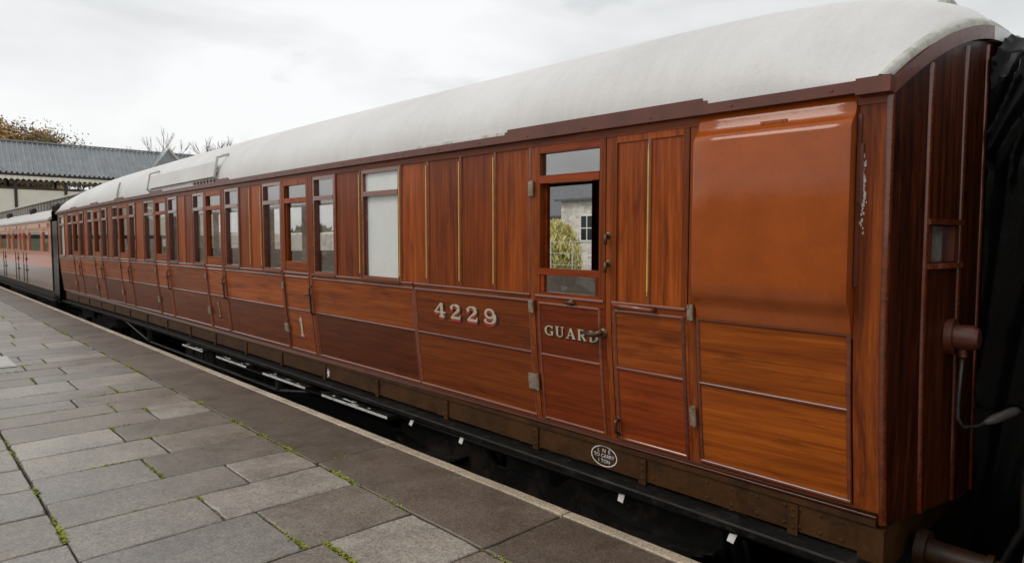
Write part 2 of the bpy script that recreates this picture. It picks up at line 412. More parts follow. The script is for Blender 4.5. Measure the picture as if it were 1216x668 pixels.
# the sill rail, waist rail, middle and bottom mouldings; lower panels
LOW = [(1.20, 2.04, 'orange'), (3.40, 4.85, 'n'), (4.87, 6.77, 'n'), (7.545, 9.33, 'n'), (10.11, 11.79, 'n'),
       (12.56, 14.17, 'n'), (14.96, 16.35, 'n'), (17.12, 18.55, 'n'), (19.35, 21.18, 'n')]
sbox(body, 1.19, 2.04, ZW - .02, ZT, -.06, -.002, 0)
for y0, y1, k in LOW:
    if y0 > 3:
        sbox(body, y0, y1, ZW, ZS, -.06, .004, 1)
        bead_h(mould, y0, y1, ZS, .011, .006)
    sbox(body, y0, y1, ZM, ZW, -.06, 0, 3 if k == 'orange' else 1)
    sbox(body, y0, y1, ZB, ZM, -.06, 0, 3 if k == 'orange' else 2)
    bead_h(mould, y0, y1, ZW, .014); bead_h(mould, y0, y1, ZM, .012); bead_h(mould, y0, y1, ZB + .012, .016)
    bead_v(mould, y0 + .006, ZB, ZW, .012); bead_v(mould, y1 - .006, ZB, ZW, .012)
bead_v(mould, 4.86, ZB, ZW, .013)
for a, b in ((6.77, 6.825), (7.485, 7.545), (9.33, 9.385), (10.055, 10.11), (11.79, 11.845), (12.505, 12.56), (14.17, 14.225), (14.905, 14.96),
             (16.35, 16.405), (17.065, 17.12), (18.55, 18.605), (19.295, 19.35)):
    sbox(body, a, b, ZB, ZS, -.06, .014, 6)      # curved door pillars
# bottom rail under the panels, coloured dark to paint the shadow gap
sbox(body, Y0, Y1, ZB - .05, ZB - .006, -.09, -.022, 7)
sbox(body, Y0, Y1, ZB - .006, ZB + .001, -.06, .006, 4)
bead_h(mould, Y0 + .02, Y1, ZB - .042, .010, -.022)
BMATS = [M['teak_v'], M['teak_h'], M['teak_low'], M['teak_orange'], M['teak_mould'], M['teak_red'], M['teak_stile'], M['brown_frame']]
# far side of the body: posts, cantrail, waist wall
XF = 2 * XC - D
def fbox(a, b, z0, z1): box(body, XF - .06, XF, a, b, z0, z1, 0)
fbox(Y0, Y1, ZB, ZS); fbox(Y0, Y1, ZT, .76)
fbox(Y0, 5.03, ZS, ZT); fbox(5.76, 7.6, ZS, ZT)
yy = 7.6
while yy < 20.5:
    fbox(yy + 1.4, min(yy + 1.62, Y1), ZS, ZT); yy += 1.62
fbox(20.9, Y1, ZS, ZT)
# floor
box(body, D + .1, XF - .1, Y0 + .05, Y1 - .05, ZB - .04, ZB + .0, 4)
BODY = build('body', body, BMATS, COACH)
build('moulding', mould, M['teak_mould'], COACH, angle=50)
for y in GOLD:
    bm = bmesh.new(); sbox(bm, y + .006, y + .016, ZS + .055, ZT - .035, .008, .019); build('gold_lining', bm, M['gold'], COACH)

# interior: van partition, seats
bm = bmesh.new()
box(bm, D + .08, XF - .08, 5.80, 5.84, ZB, .95)
build('partition', bm, M['interior'], COACH)
yy = 8.3
while yy < 20.5:
    bm = bmesh.new(); bbox(bm, 4.35, XF - .1, yy, yy + .16, ZB, -.18, .03)
    bbox(bm, 4.35, XF - .1, yy - .5, yy, ZB + .3, ZB + .5, .03); bbox(bm, 4.35, XF - .1, yy + .16, yy + .66, ZB + .3, ZB + .5, .03)
    build('bench_seat', bm, M['seat'], COACH); yy += 2.35

def frame(bm, y0, y1, z0, z1, w=.035, o0=-.05, o1=.004, mi=0):
    sbox(bm, y0, y0 + w, z0, z1, o0, o1, mi); sbox(bm, y1 - w, y1, z0, z1, o0, o1, mi)
    sbox(bm, y0 + w, y1 - w, z0, z0 + w, o0, o1 - .001, mi); sbox(bm, y0 + w, y1 - w, z1 - w, z1, o0, o1 - .001, mi)
def pane(name, y0, y1, z0, z1, o, parent, m='glass', t=.004):
    bm = bmesh.new(); sbox(bm, y0, y1, z0, z1, o - t, o); return build(name, bm, M[m], parent)

def window(y0, y1, blind=False):
    bm = bmesh.new()
    frame(bm, y0, y1, ZS, ZT, .036, -.055, .006)
    sbox(bm, y0 + .036, y1 - .036, .405, .45, -.05, .010)          # transom
    sbox(bm, y0 + .036, y0 + .056, ZS + .036, .405, -.05, -.015); sbox(bm, y1 - .056, y1 - .036, ZS + .036, .405, -.05, -.015)
    sbox(bm, y0, y1, ZS - .012, ZS + .012, -.03, .022)             # sill
    w = build('window', bm, M['teak_mould'], COACH)
    m = 'white_blind' if blind else 'glass'
    pane('toplight', y0 + .036, y1 - .036, .45, ZT - .036, -.026, w, m)
    pane('pane', y0 + .056, y1 - .056, ZS + .036, .405, -.034, w, m)
    if blind: w['label'] = 'window with its panes blanked out in white'
    return w
for kind, a, b in BAYS:
    if kind == 'window': window(a, b)
    elif kind == 'blind': window(a, b, True)

def handle_T(parent, y, z):
    bm = bmesh.new()
    c = S(y, z, .012); dome(bm, c, .03, (-1, 0, 0), seg=12)
    tube(bm, [S(y, z, .01), S(y, z, .05)], .011); tube(bm, [S(y - .06, z + .004, .05), S(y, z, .056), S(y + .07, z + .006, .05)], [.009, .014, .008])
    build('handle', bm, M['brass'], parent, smooth=True)
def grab(parent, y, z0, z1):
    bm = bmesh.new(); n = 6
    pts = [S(y, z0, .004)] + [S(y, z0 + .015 + (z1 - z0 - .03) * i / n, .045) for i in range(n + 1)] + [S(y, z1, .004)]
    tube(bm, pts, .010)
    dome(bm, S(y, z0, .004), .022, (-1, 0, 0)); dome(bm, S(y, z1, .004), .022, (-1, 0, 0))
    build('grab_handle', bm, M['brass'], parent, smooth=True)
def hinge(parent, y, z, w=.05, h=.085):
    bm = bmesh.new(); sbox(bm, y - w / 2, y + w / 2, z - h / 2, z + h / 2, .012, .028)
    tube(bm, [S(y - w / 2, z - h / 2 - .004, .026), S(y - w / 2, z + h / 2 + .004, .026)], .011)
    for dz in (-.025, .025): dome(bm, S(y + .01, z + dz, .028), .007, (-1, 0, 0))
    build('hinge', bm, M['steel_hinge'], parent)

def door(y0, y1, k):
    bm = bmesh.new()
    for a, b in ((y0, y0 + .055), (y1 - .055, y1)): sbox(bm, a, b, ZS, ZT, -.05, .012, 6)
    sbox(bm, y0 + .055, y1 - .055, ZT - .06, ZT, -.05, .011, 0)
    sbox(bm, y0 + .055, y1 - .055, .40, .455, -.05, .011, 0)
    sbox(bm, y0 + .055, y1 - .055, ZS, ZS + .13, -.05, .008, 1)
    for a, b in ((y0 + .055, y0 + .085), (y1 - .085, y1 - .055)): sbox(bm, a, b, ZS + .13, .40, -.05, -.006, 0)
    sbox(bm, y0, y1, ZW, ZS, -.05, .006, 1)
    low = 1
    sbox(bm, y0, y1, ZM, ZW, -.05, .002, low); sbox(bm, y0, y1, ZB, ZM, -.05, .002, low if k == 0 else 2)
    bead_h(bm, y0 + .01, y1 - .01, ZS, .011, .006, 4); bead_h(bm, y0 + .03, y1 - .02, ZW, .013, .002, 4); bead_h(bm, y0 + .03, y1 - .02, ZM, .011, .002, 4)
    bead_h(bm, y0 + .03, y1 - .02, ZB + .012, .014, .002, 4)
    bead_v(bm, y0 + .03, ZB, ZW, .012, .002, 4); bead_v(bm, y1 - .022, ZB, ZW, .012, .002, 4)
    d = build('compartment_door', bm, BMATS, COACH)
    pane('toplight', y0 + .055, y1 - .055, .455, ZT - .06, -.02, d)
    pane('pane', y0 + .085, y1 - .085, ZS + .13, .40, -.03, d)
    handle_T(d, y0 + .02, -.62); grab(d, y0 - .035, -.84, -.52)
    hinge(d, y1 + .02, -.55, .045, .07); hinge(d, y1 + .03, -1.05, .10, .10)
    return d

# --- glyphs: strokes in a unit box (x right, y up), drawn as slightly raised ribbons
def bez(p, n=10):
    out = []
    for i in range(n + 1):
        t = i / n; q = [Vector(v) for v in p]
        while len(q) > 1: q = [a.lerp(b, t) for a, b in zip(q, q[1:])]
        out.append(q[0])
    return out
def ell(cx, cy, rx, ry, a0, a1, n=16):
    return [Vector((cx + rx * cos(radians(a0 + (a1 - a0) * i / n)), cy + ry * sin(radians(a0 + (a1 - a0) * i / n)))) for i in range(n + 1)]
G = {
 '4': [([(.62, 0), (.62, 1)], .22), ([(.57, .96), (.06, .36)], .10), ([(.02, .34), (.92, .34)], .12), ([(.40, .04), (.86, .04)], .09)],
 '2': [(ell(.42, .70, .32, .26, 175, 20, 12), [.16, .17, .15, .12, .11, .11, .12, .14, .17, .20, .22, .23, .22]),
       (bez([(.72, .78), (.74, .50), (.30, .42), (.14, .08)], 8), [.22, .22, .2, .17, .14, .12, .11, .1, .1]), ([(.08, .09), (.80, .09)], .18), ([(.78, .05), (.80, .30)], .07), (ell(.17, .72, .06, .06, 0, 360, 10), .08)],
 '9': [(ell(.44, .68, .29, .27, 0, 360, 24), .14), (ell(.40, .40, .40, .34, 40, -150, 16), [.2] * 6 + [.18, .16, .14, .12, .11, .1, .1, .11, .12, .13, .14]), ([(.80, .66), (.79, .40)], .2), ([(.14, .66), (.14, .72)], .14), (ell(.13, .24, .05, .05, 0, 360, 10), .08)],
 '1': [([(.5, 0), (.5, 1)], .24), ([(.50, .93), (.26, .80)], .10), ([(.22, .035), (.78, .035)], .07)],
 'G': [(ell(.50, .5, .40, .44, 40, 320, 22), [.08, .09, .09, .09, .09, .09, .1, .12, .15, .18, .2, .2, .2, .18, .15, .12, .1, .09, .09, .09, .09, .09, .09]), ([(.80, .40), (.80, .06)], .17), ([(.58, .40), (.96, .40)], .07), ([(.84, .98), (.84, .68)], .06)],
 'U': [([(.22, 1), (.22, .36)], .19), (ell(.49, .34, .29, .30, 180, 360, 14), [.19, .17, .15, .13, .1, .09, .08, .08, .08, .08, .08, .08, .08, .08, .08]), ([(.78, 1), (.78, .34)], .08), ([(.04, .97), (.42, .97)], .06), ([(.62, .97), (.96, .97)], .06)],
 'A': [([(.16, .02), (.50, .98)], .08), ([(.48, .98), (.84, .02)], .2), ([(.26, .32), (.70, .32)], .07), ([(.0, .03), (.32, .03)], .06), ([(.62, .03), (1.0, .03)], .06)],
 'R': [([(.24, 0), (.24, 1)], .19), (ell(.48, .74, .30, .23, 90, -90, 12), [.07, .08, .1, .13, .16, .18, .18, .18, .16, .13, .1, .08, .07]), ([(.24, .97), (.5, .97)], .07), ([(.24, .51), (.5, .51)], .07), ([(.48, .50), (.80, .04)], .18), ([(.06, .03), (.42, .03)], .06), ([(.72, .03), (.98, .03)], .06), ([(.06, .975), (.3, .975)], .05)],
 'D': [([(.24, 0), (.24, 1)], .19), (ell(.42, .5, .42, .46, 90, -90, 16), [.07, .08, .09, .11, .14, .17, .19, .2, .2, .2, .19, .17, .14, .11, .09, .08, .07]), ([(.08, .965), (.45, .965)], .07), ([(.08, .035), (.45, .035)], .07)],
}
def glyph(bm, ch, yl, z0, w, h, o, mi=0, dy=0., dz=0.):
    """yl: left edge as read, which is the larger y. Letters run towards smaller y."""
    for si, (pts, wd) in enumerate(G[ch]):
        pts = [Vector((p[0], p[1])) for p in pts]
        n = len(pts); ws = wd if isinstance(wd, list) else [wd] * n
        L, R = [], []
        for i, p in enumerate(pts):
            d = (pts[min(i + 1, n - 1)] - pts[max(i - 1, 0)])
            if d.length < 1e-6: d = Vector((1, 0))
            d.normalize(); nn = Vector((-d[1], d[0])) * ws[i] / 2
            L.append(p + nn); R.append(p - nn)
        oo = o + si * .00025
        f = lambda q, ov: S(yl + dy - q[0] * w, z0 + dz + q[1] * h, ov)
        rows = []
        for l, r in zip(L, R):
            rows.append([f(l, oo - .004), f(l, oo), f(r, oo), f(r, oo - .004)])
        vs = quadstrip(bm, rows, mi)
        for e in (vs[0], vs[-1]):
            bm.faces.new(e).material_index = mi
M['faint_letter'] = paint('faint_gilt_letter', (.27, .15, .07), rough=.4, var=.3, scale=40, bumpy=0)
LM = [M['cream_letter'], M['red_letter'], M['dark_letter'], M['faint_letter']]
# running number
y = 4.568
for ch in '4229':
    bm = bmesh.new()
    glyph(bm, ch, y, -.656, .165, .122, .0085, 0)
    glyph(bm, ch, y, -.656, .165, .122, .0055, 1, dy=.004, dz=-.022)
    glyph(bm, ch, y, -.656, .165, .122, .0035, 2, dy=-.018, dz=-.014)
    build('numeral', bm, LM, COACH)
    y -= .214

# --- passenger doors
for i, b in enumerate([b for b in BAYS if b[0] == 'door']):
    d = door(b[1], b[2], i)
    if i < 2:
        bm = bmesh.new()
        glyph(bm, '1', b[2] - .25, -1.12, .17, .22, .010, 0 if i == 0 else 3); glyph(bm, '1', b[2] - .25, -1.12, .17, .22, .007, 1 if i == 0 else 2, dy=.004, dz=-.02)
        build('class_number', bm, LM, d)
        d['label'] = 'door marked with a clear pale 1' if i == 0 else 'door marked with a faint 1'

# --- guard's door
gy0, gy1 = 2.71, 3.35
bm = bmesh.new()
for a, b in ((gy0, gy0 + .05), (gy1 - .05, gy1)): sbox(bm, a, b, ZS, ZT, -.055, .010, 6)
sbox(bm, gy0 + .05, gy1 - .05, ZT - .05, ZT, -.055, .009, 5)
sbox(bm, gy0 + .05, gy1 - .05, .40, .455, -.055, .014, 5)
sbox(bm, gy0 + .05, gy1 - .05, ZS, ZS + .03, -.055, .006, 5)
sbox(bm, gy0 + .05, gy1 - .05, -.24, -.195, -.055, .010, 5)      # top rail of the lowered sash
for a, b in ((gy0 + .05, gy0 + .085), (gy1 - .085, gy1 - .05)):
    sbox(bm, a, b, ZS + .03, -.24, -.05, .002, 5)
    sbox(bm, a, b, -.195, .40, -.06, -.03, 5)
sbox(bm, gy0, gy1, ZW, ZS, -.05, .008, 5)
sbox(bm, gy0, gy1, ZM, ZW, -.05, .002, 5); sbox(bm, gy0, gy1, ZB, ZM, -.05, .002, 5)
bead_h(bm, gy0 + .01, gy1 - .01, ZS - .002, .012, .008, 4); bead_h(bm, gy0 + .055, gy1 - .03, ZW - .008, .012, .002, 4); bead_h(bm, gy0 + .06, gy1 - .04, ZM, .012, .002, 4)
bead_h(bm, gy0 + .06, gy1 - .04, ZB + .012, .014, .002, 4); bead_v(bm, gy1 - .035, ZB, ZW, .013, .002, 4); bead_v(bm, gy0 + .05, ZB, ZW, .013, .002, 4)
GD = build('guard_door', bm, BMATS, COACH)
pane('toplight', gy0 + .05, gy1 - .05, .455, ZT - .05, -.022, GD)
pane('lowered_sash', gy0 + .085, gy1 - .085, ZS + .03, -.24, -.012, GD)
bm = bmesh.new(); y = 3.262
for ch in 'GUARD':
    glyph(bm, ch, y, -.672, .088, .074, .0085, 0); glyph(bm, ch, y, -.672, .088, .074, .0055, 2, dy=-.008, dz=-.008); y -= .101
build('lettering', bm, LM, GD)
bm = bmesh.new()
for (yy, zz, rr) in ((gy0 + .02, -.60, .036),):
    dome(bm, S(yy, zz, .010), rr, (-1, 0, 0), seg=14); tube(bm, [S(yy, zz, .01), S(yy, zz, .06)], .016)
    tube(bm, [S(yy - .03, zz + .02, .06), S(yy, zz, .066), S(yy + .06, zz - .012, .062), S(yy + .13, zz - .004, .055)], [.014, .022, .017, .012])
build('handle', bm, M['brass'], GD, smooth=True)
bm = bmesh.new()
dome(bm, S(3.0, ZW + .018, .01), .026, (-1, 0, 0), seg=10); tube(bm, [S(2.96, ZW + .015, .02), S(3.0, ZW + .02, .03), S(3.05, ZW + .015, .02)], .010)
build('sash_catch', bm, M['brass'], GD, smooth=True)
hinge(GD, gy1 + .03, .37, .04, .10); hinge(GD, gy1 + .03, -.47, .04, .09); hinge(GD, gy1 + .045, -1.03, .095, .115)
for zz in (-.14, .04):
    bm = bmesh.new(); tube(bm, [S(2.685, zz, .006), S(2.685, zz, .035), S(2.685, zz - .06, .04)], .012); dome(bm, S(2.685, zz, .008), .026, (-1, 0, 0))
    build('lock', bm, M['brass'], GD, smooth=True)

# --- van door leaf beside it
bm = bmesh.new()
sbox(bm, 2.10, 2.14, ZS, ZT, -.05, .010, 6); sbox(bm, 2.62, 2.66, ZS, ZT, -.05, .010, 6)
sbox(bm, 2.14, 2.62, ZT - .04, ZT, -.05, .009, 0); sbox(bm, 2.14, 2.36, ZS, ZT - .04, -.05, 0, 0); sbox(bm, 2.39, 2.62, ZS, ZT - .04, -.05, 0, 0)
sbox(bm, 2.36, 2.39, ZS, ZT - .04, -.05, .004, 0); bead_v(bm, 2.375, ZS, ZT - .04, .013, .004, 4)
sbox(bm, 2.10, 2.66, ZW - .0, ZS, -.05, .010, 1)
sbox(bm, 2.10, 2.66, ZM, ZW, -.05, .002, 1); sbox(bm, 2.10, 2.66, ZB, ZM, -.05, .002, 5)
bead_h(bm, 2.11, 2.65, ZS, .011, .01, 4); bead_h(bm, 2.13, 2.63, ZW - .006, .013, .002, 4); bead_h(bm, 2.13, 2.63, ZM, .012, .002, 4); bead_h(bm, 2.13, 2.63, ZB + .012, .014, .002, 4)
bead_v(bm, 2.13, ZB, ZW, .013, .002, 4); bead_v(bm, 2.635, ZB, ZW, .013, .002, 4)
VD = build('van_door', bm, BMATS, COACH)
bm = bmesh.new(); sbox(bm, 2.370, 2.380, ZS + .09, ZT - .10, .012, .021)
for zz, s in ((ZS + .09, -1), (ZT - .10, 1)):
    sbox(bm, 2.3725, 2.3775, min(zz, zz + s * .03), max(zz, zz + s * .03), .012, .0205)
build('gold_lining', bm, M['gold'], VD)
bm = bmesh.new()
tube(bm, [S(2.61, ZS - .012, .012), S(2.60, ZS - .012, .05), S(2.45, ZS - .015, .055), S(2.33, ZS - .02, .05), S(2.32, ZS - .02, .012)], [.014, .016, .013, .016, .014])
build('handle', bm, M['teak_mould'], VD, smooth=True)
hinge(VD, 2.075, ZS - .01, .03, .085); hinge(VD, 2.075, -1.02, .03, .115)
grab(VD, 2.640, -1.26, -1.16)

# --- ducket: guard's projecting lookout in brown gloss paint
PR = [(.725, .002), (.70, .016), (.665, .03), (.635, .034), (.612, .046), (.594, .068), (.575, .086), (.55, .094), (.2, .096), (-.20, .094), (-.27, .088), (-.315, .06), (-.345, .04), (-.375, .03), (-.41, .024), (ZW + .004, .016)]
bm = bmesh.new()
ys = [1.195, 1.215] + [1.3 + i * .12 for i in range(6)] + [2.02, 2.035]
rows = []
for y in ys:
    k = {1.195: .55, 2.035: .55}.get(y, 1.)
    rows.append([S(y, z, o * (.9 + .1 * k) - (.006 if k < 1 else 0)) for z, o in PR])
vs = quadstrip(bm, rows)
for r, y in ((vs[0], ys[0]), (vs[-1], ys[-1])):
    b = [bm.verts.new(S(y, z, -.004)) for z, o in PR]
    for k in range(len(b) - 1): bm.faces.new((r[k], r[k + 1], b[k + 1], b[k]))
DK = build('ducket', bm, M['brown_gloss'], COACH, angle=60)
bm = bmesh.new(); sbox(bm, 1.52, 1.66, .618, .634, .03, .0455)
for yy in (1.54, 1.59, 1.64): dome(bm, S(yy, .626, .0455), .005, (-1, 0, 0))
build('lamp_bracket', bm, M['brown_gloss'], DK)
bm = bmesh.new(); sbox(bm, 1.172, 1.19, -.2, .62, .004, .014); sbox(bm, 1.16, 1.188, .20, .48, .012, .02)
build('edge_strip', bm, M['brown_trim'], DK)
bm = bmesh.new(); rf_ = random.Random(4)
for k in range(150):
    y = rf_.choice((1.155, 1.170, 1.19)) + rf_.gauss(0, .006); z = .26 + rf_.gauss(0, .09); r_ = rf_.uniform(.003, .009); o_ = .0085 if y < 1.184 else .0155
    if not (1.140 < y < 1.1705): continue
    bm.faces.new([bm.verts.new(S(y + r_ * cos(a) * rf_.uniform(.5, 1), z + 1.8 * r_ * sin(a) * rf_.uniform(.5, 1), o_ + k * .00002)) for a in (0, 1.2, 2.3, 3.5, 4.6, 5.5)])
fl = build('flaked_varnish', bm, M['flaked'], DK)

# --- gutter, rain strips
bm = bmesh.new()
sbox(bm, Y0 - .02, Y1 + .02, .712, .768, -.02, .055)
sbox(bm, Y0 - .03, 1.19, .700, .775, -.02, .063)
yy = 1.3
while yy < Y1:
    dome(bm, S(yy, .738, .055), .009, (-1, 0, .1)); yy += .52
build('gutter', bm, M['brown_trim'], COACH)
for a, b, m, h in ((1.97, 3.62, 'brown_trim', .034), (3.62, 4.75, 'white_worn_and_glint', .022), (9.0, 9.5, 'brown_trim', .03), (11.9, 12.6, 'brown_trim', .03), (14.3, 15.0, 'brown_trim', .03), (16.4, 17.1, 'brown_trim', .03), (18.6, 19.3, 'brown_trim', .03)):
    bm = bmesh.new(); sbox(bm, a + .03, b - .03, .768, .768 + h, .044, .054); sbox(bm, a, b, .766, .766 + h * .6, .042, .0525)
    build('rain_strip', bm, M[m], COACH)

# --- roof
def yend(x, side=0):
    u = (x - XC) / HW
    return Y0 - .20 * (1 - u * u) if side == 0 else Y1 + .20 * (1 - u * u)
RY = [1.08, 1.18, 1.35, 1.7, 2.3, 3.2, 4.5, 6.5, 9, 12, 15, 18, 20.3, 21.25]
RH = [.42, .545, .631, .715, .757, .768, .775, .792, .802, .80, .787, .755, .60, .40]
def rise(y):
    """height of the crown over the gutter: a domed roof that dips towards both ends"""
    y = min(max(y, RY[0]), RY[-1])
    for k in range(len(RY) - 1):
        if y <= RY[k + 1]:
            t = (y - RY[k]) / (RY[k + 1] - RY[k]); break
    h = lambda i: RH[min(max(i, 0), len(RH) - 1)]
    g = lambda i: RY[min(max(i, 0), len(RY) - 1)]
    m0 = (h(k + 1) - h(k - 1)) / max(1e-6, g(k + 1) - g(k - 1)); m1 = (h(k + 2) - h(k)) / max(1e-6, g(k + 2) - g(k)); d = RY[k + 1] - RY[k]
    return (2 * t ** 3 - 3 * t * t + 1) * h(k) + (t ** 3 - 2 * t * t + t) * d * m0 + (-2 * t ** 3 + 3 * t * t) * h(k + 1) + (t ** 3 - t * t) * d * m1
def roofz(u, y):
    """height of the roof over the gutter at u in -1..1"""
    ua = min(1, abs(u)); e = sqrt(max(0, 1 - ua * ua)); p = 1 - ua ** 2.5
    t = min(1, max(0, (y - Y0 - .01) / .6), max(0, (Y1 + .05 - y) / .6)); t = t * t * (3 - 2 * t)
    return rise(y) * (p * (1 - t) + e * t)
NU = 40
def roof_pt(i, y, lift=0.):
    th = pi * i / NU; u = -cos(th)
    x = XC + u * (HW + .045)
    if abs(u) > 1: u = math.copysign(1, u)
    k0 = max(0, 1 - (y - (Y0 + .01)) / 1.4); k1 = max(0, 1 - ((Y1 + .05) - y) / 1.4)
    yy = y - .22 * (1 - u * u) * k0 + .22 * (1 - u * u) * k1
    return Vector((x, yy, .768 + roofz(u, y) + hog(y) + lift))
ys = [Y0 + .01 + .05 * k for k in range(16)] + [Y0 + .9 + .25 * k for k in range(19)]
while ys[-1] < 15.5: ys.append(ys[-1] + .5)
while ys[-1] < Y1 - .35: ys.append(ys[-1] + .25)
ys += [Y1 - .2, Y1 - .08, Y1 + .05]
bm = bmesh.new()
vs = quadstrip(bm, [[roof_pt(i, y) for i in range(NU + 1)] for y in ys])
ins = quadstrip(bm, [[roof_pt(i, y, -.035) for i in range(NU + 1)] for y in ys])
for a, b in ((0, 0), (-1, -1)):
    for i in range(NU): bm.faces.new((vs[a][i], vs[a][i + 1], ins[b][i + 1], ins[b][i]))
for i in (0, NU):
    for a in range(len(ys) - 1): bm.faces.new((vs[a][i], vs[a + 1][i], ins[a + 1][i], ins[a][i]))
ROOF = build('roof', bm, M['roof'], COACH, angle=50)
# grubby raised lip around the near end of the roof
bm = bmesh.new()
rows = []
for i in range(NU + 1):
    p = roof_pt(i, Y0 + .01); q = roof_pt(i, Y0 + .04)
    rows.append([p + Vector((0, -.008, -.02)), p + Vector((0, -.008, .012)), p.lerp(q, .5) + Vector((0, 0, .016 + .004 * random.random())), q + Vector((0, 0, .002))])
quadstrip(bm, rows); build('roof_lip', bm, M['roof_edge'], ROOF, smooth=True)
# ventilators along the crown
for yv in (1.36,):
    bm = bmesh.new(); z = .768 + roofz(0, yv) + hog(yv)
    off = -.0
    p = roof_pt(NU // 2, yv); xx, y2, z = p.x, p.y, p.z
    tube(bm, [(xx, y2, z - .04), (xx, y2, z + .02)], .05, 12)
    tube(bm, [(xx - .10, y2, z + .035), (xx - .06, y2, z + .035), (xx + .06, y2, z + .035), (xx + .10, y2, z + .035)], [.025, .045, .045, .025], 12)
    build('ventilator', bm, M['roof_edge'], ROOF, angle=40)
# board carrier for the destination boards
def roof_board(a, b):
    bm = bmesh.new(); zz = lambda y: hog(y)
    n = 6; rows = []
    for i in range(n + 1):
        y = a + (b - a) * i / n
        rows.append([Vector((3.318, y, .84 + zz(y))), Vector((3.330, y, .838 + zz(y))), Vector((3.372, y, 1.045 + zz(y))), Vector((3.360, y, 1.05 + zz(y)))])
    vs = quadstrip(bm, rows, close=True); bm.faces.new(vs[0]); bm.faces.new(vs[-1])
    R_ = build('roof_board', bm, M['roof'], ROOF)
    for y in (a - .03, b + .03):
        bm = bmesh.new(); z = hog(y)
        tube(bm, [(3.36, y, .80 + z), (3.315, y, .83 + z), (3.365, y, 1.10 + z), (3.52, y, 1.16 + z)], .018, 6)
        tube(bm, [(3.33, y, .90 + z), (3.40, y, .93 + z)], .012, 6)
        build('bracket', bm, M['roof_edge'], R_)
    for k in range(7):
        bm = bmesh.new(); box(bm, 3.335, 3.345, a + .05 + k * .13, a + .12 + k * .13, .775 + hog(a), .815 + hog(a)); build('clip', bm, M['brown_trim'], R_)
roof_board(9.45, 12.55)
bm = bmesh.new()
tube(bm, [(3.33, 14.7, .82), (3.35, 14.7, .95), (3.40, 14.7, 1.12)], .018, 6)
build('bracket', bm, M['roof_edge'], ROOF)

# --- the bowed end
def E(u, z, o):     # u -1..1 across the end
    sc = 1 - tum(z) / HW
    return Vector((XC + u * HW * sc, yend(XC + u * HW) - o, z + hog(Y0)))
def ebox(bm, u0, u1, z0, z1, o0, o1, mi=0, top=None):
    nu = max(2, math.ceil((u1 - u0) / .06)); nz = max(1, math.ceil((z1 - z0) / .15))
    def zz(u, j):
        zt = top(u) if top else z1
        return z0 + (zt - z0) * j / nz
    us = [u0 + (u1 - u0) * i / nu for i in range(nu + 1)]
    A = [[bm.verts.new(E(u, zz(u, j), o1)) for j in range(nz + 1)] for u in us]
    B = [[bm.verts.new(E(u, zz(u, j), o0)) for j in range(nz + 1)] for u in us]
    def q(*v): bm.faces.new(v).material_index = mi
    for i in range(nu):
        for j in range(nz):
            q(A[i][j], A[i + 1][j], A[i + 1][j + 1], A[i][j + 1]); q(B[i][j], B[i][j + 1], B[i + 1][j + 1], B[i + 1][j])
        q(A[i][0], B[i][0], B[i + 1][0], A[i + 1][0]); q(A[i][nz], A[i + 1][nz], B[i + 1][nz], B[i][nz])
    for j in range(nz):
        q(A[0][j], A[0][j + 1], B[0][j + 1], B[0][j]); q(A[nu][j], B[nu][j], B[nu][j + 1], A[nu][j + 1])
def ebead(bm, u, z0, z1, r, o=0., top=None, mi=0):
    zt = top(u) if top else z1
    nz = 12; rows = []
    for j in range(nz + 1):
        z = z0 + (zt - z0) * j / nz; rows.append([E(u + r * c / HW, z, o - .001 + r * .9 * s) for c, s in ARC])
    vs = quadstrip(bm, rows, mi); bm.faces.new(vs[0]); bm.faces.new(vs[-1])
rim = lambda u: .768 + rise(Y0) * (1 - min(1, abs(u)) ** 2.5)
ztop = lambda u: rim(u) - .012
ub = lambda x: (x - XC) / HW
UB = [-.985, ub(3.735), ub(4.085), ub(4.36), ub(4.75)]
bm = bmesh.new(); wz0, wz1 = -.085, .095
edges = UB + [-e for e in UB[-2::-1]]
for i, (a, b) in enumerate(zip(edges, edges[1:])):
    if i == 1:
        ebox(bm, a, b, -1.37, wz0, -.05, 0); ebox(bm, a, b, wz1, 1.1, -.05, 0, top=ztop)
    else: ebox(bm, a, b, -1.37, 1.1, -.05, 0, top=ztop)
END = build('end_wall', bm, M['teak_old_shaded'], COACH)
bm = bmesh.new()
for u in edges[1:-1]:
    if abs(u) < .2: continue
    ebead(bm, u, -1.37, 1.0, .015, 0, top=lambda u: rim(u) - .10)
for s in (-1, 1): ebead(bm, s * .985, -1.37, .70, .022)
for z in (wz0 - .02, wz1 + .02): ebox(bm, UB[1], UB[2], z - .014, z + .014, 0, .022)
build('end_beading', bm, M['teak_mould'], END, angle=50)
bm = bmesh.new(); ebox(bm, UB[1] + .01, UB[2] - .01, wz0, wz1, -.03, -.026); w = build('end_window', bm, M['glass'], END)
for a, b in ((UB[1] + .01, UB[1] + .04), (UB[2] - .05, UB[2] - .01)):
    bm = bmesh.new(); ebox(bm, a, b, wz0, wz1, -.03, .004); build('frame', bm, [M['brown_trim']], w)
bm = bmesh.new(); ebox(bm, UB[1] + .13, UB[1] + .18, wz0, wz1, -.06, -.035); build('blind', bm, [M['white_worn_and_glint']], w)
bm = bmesh.new(); ebox(bm, UB[1], UB[2], wz0 - .05, wz1 + .05, -.26, -.24); build('inner_board', bm, [M['interior']], w)
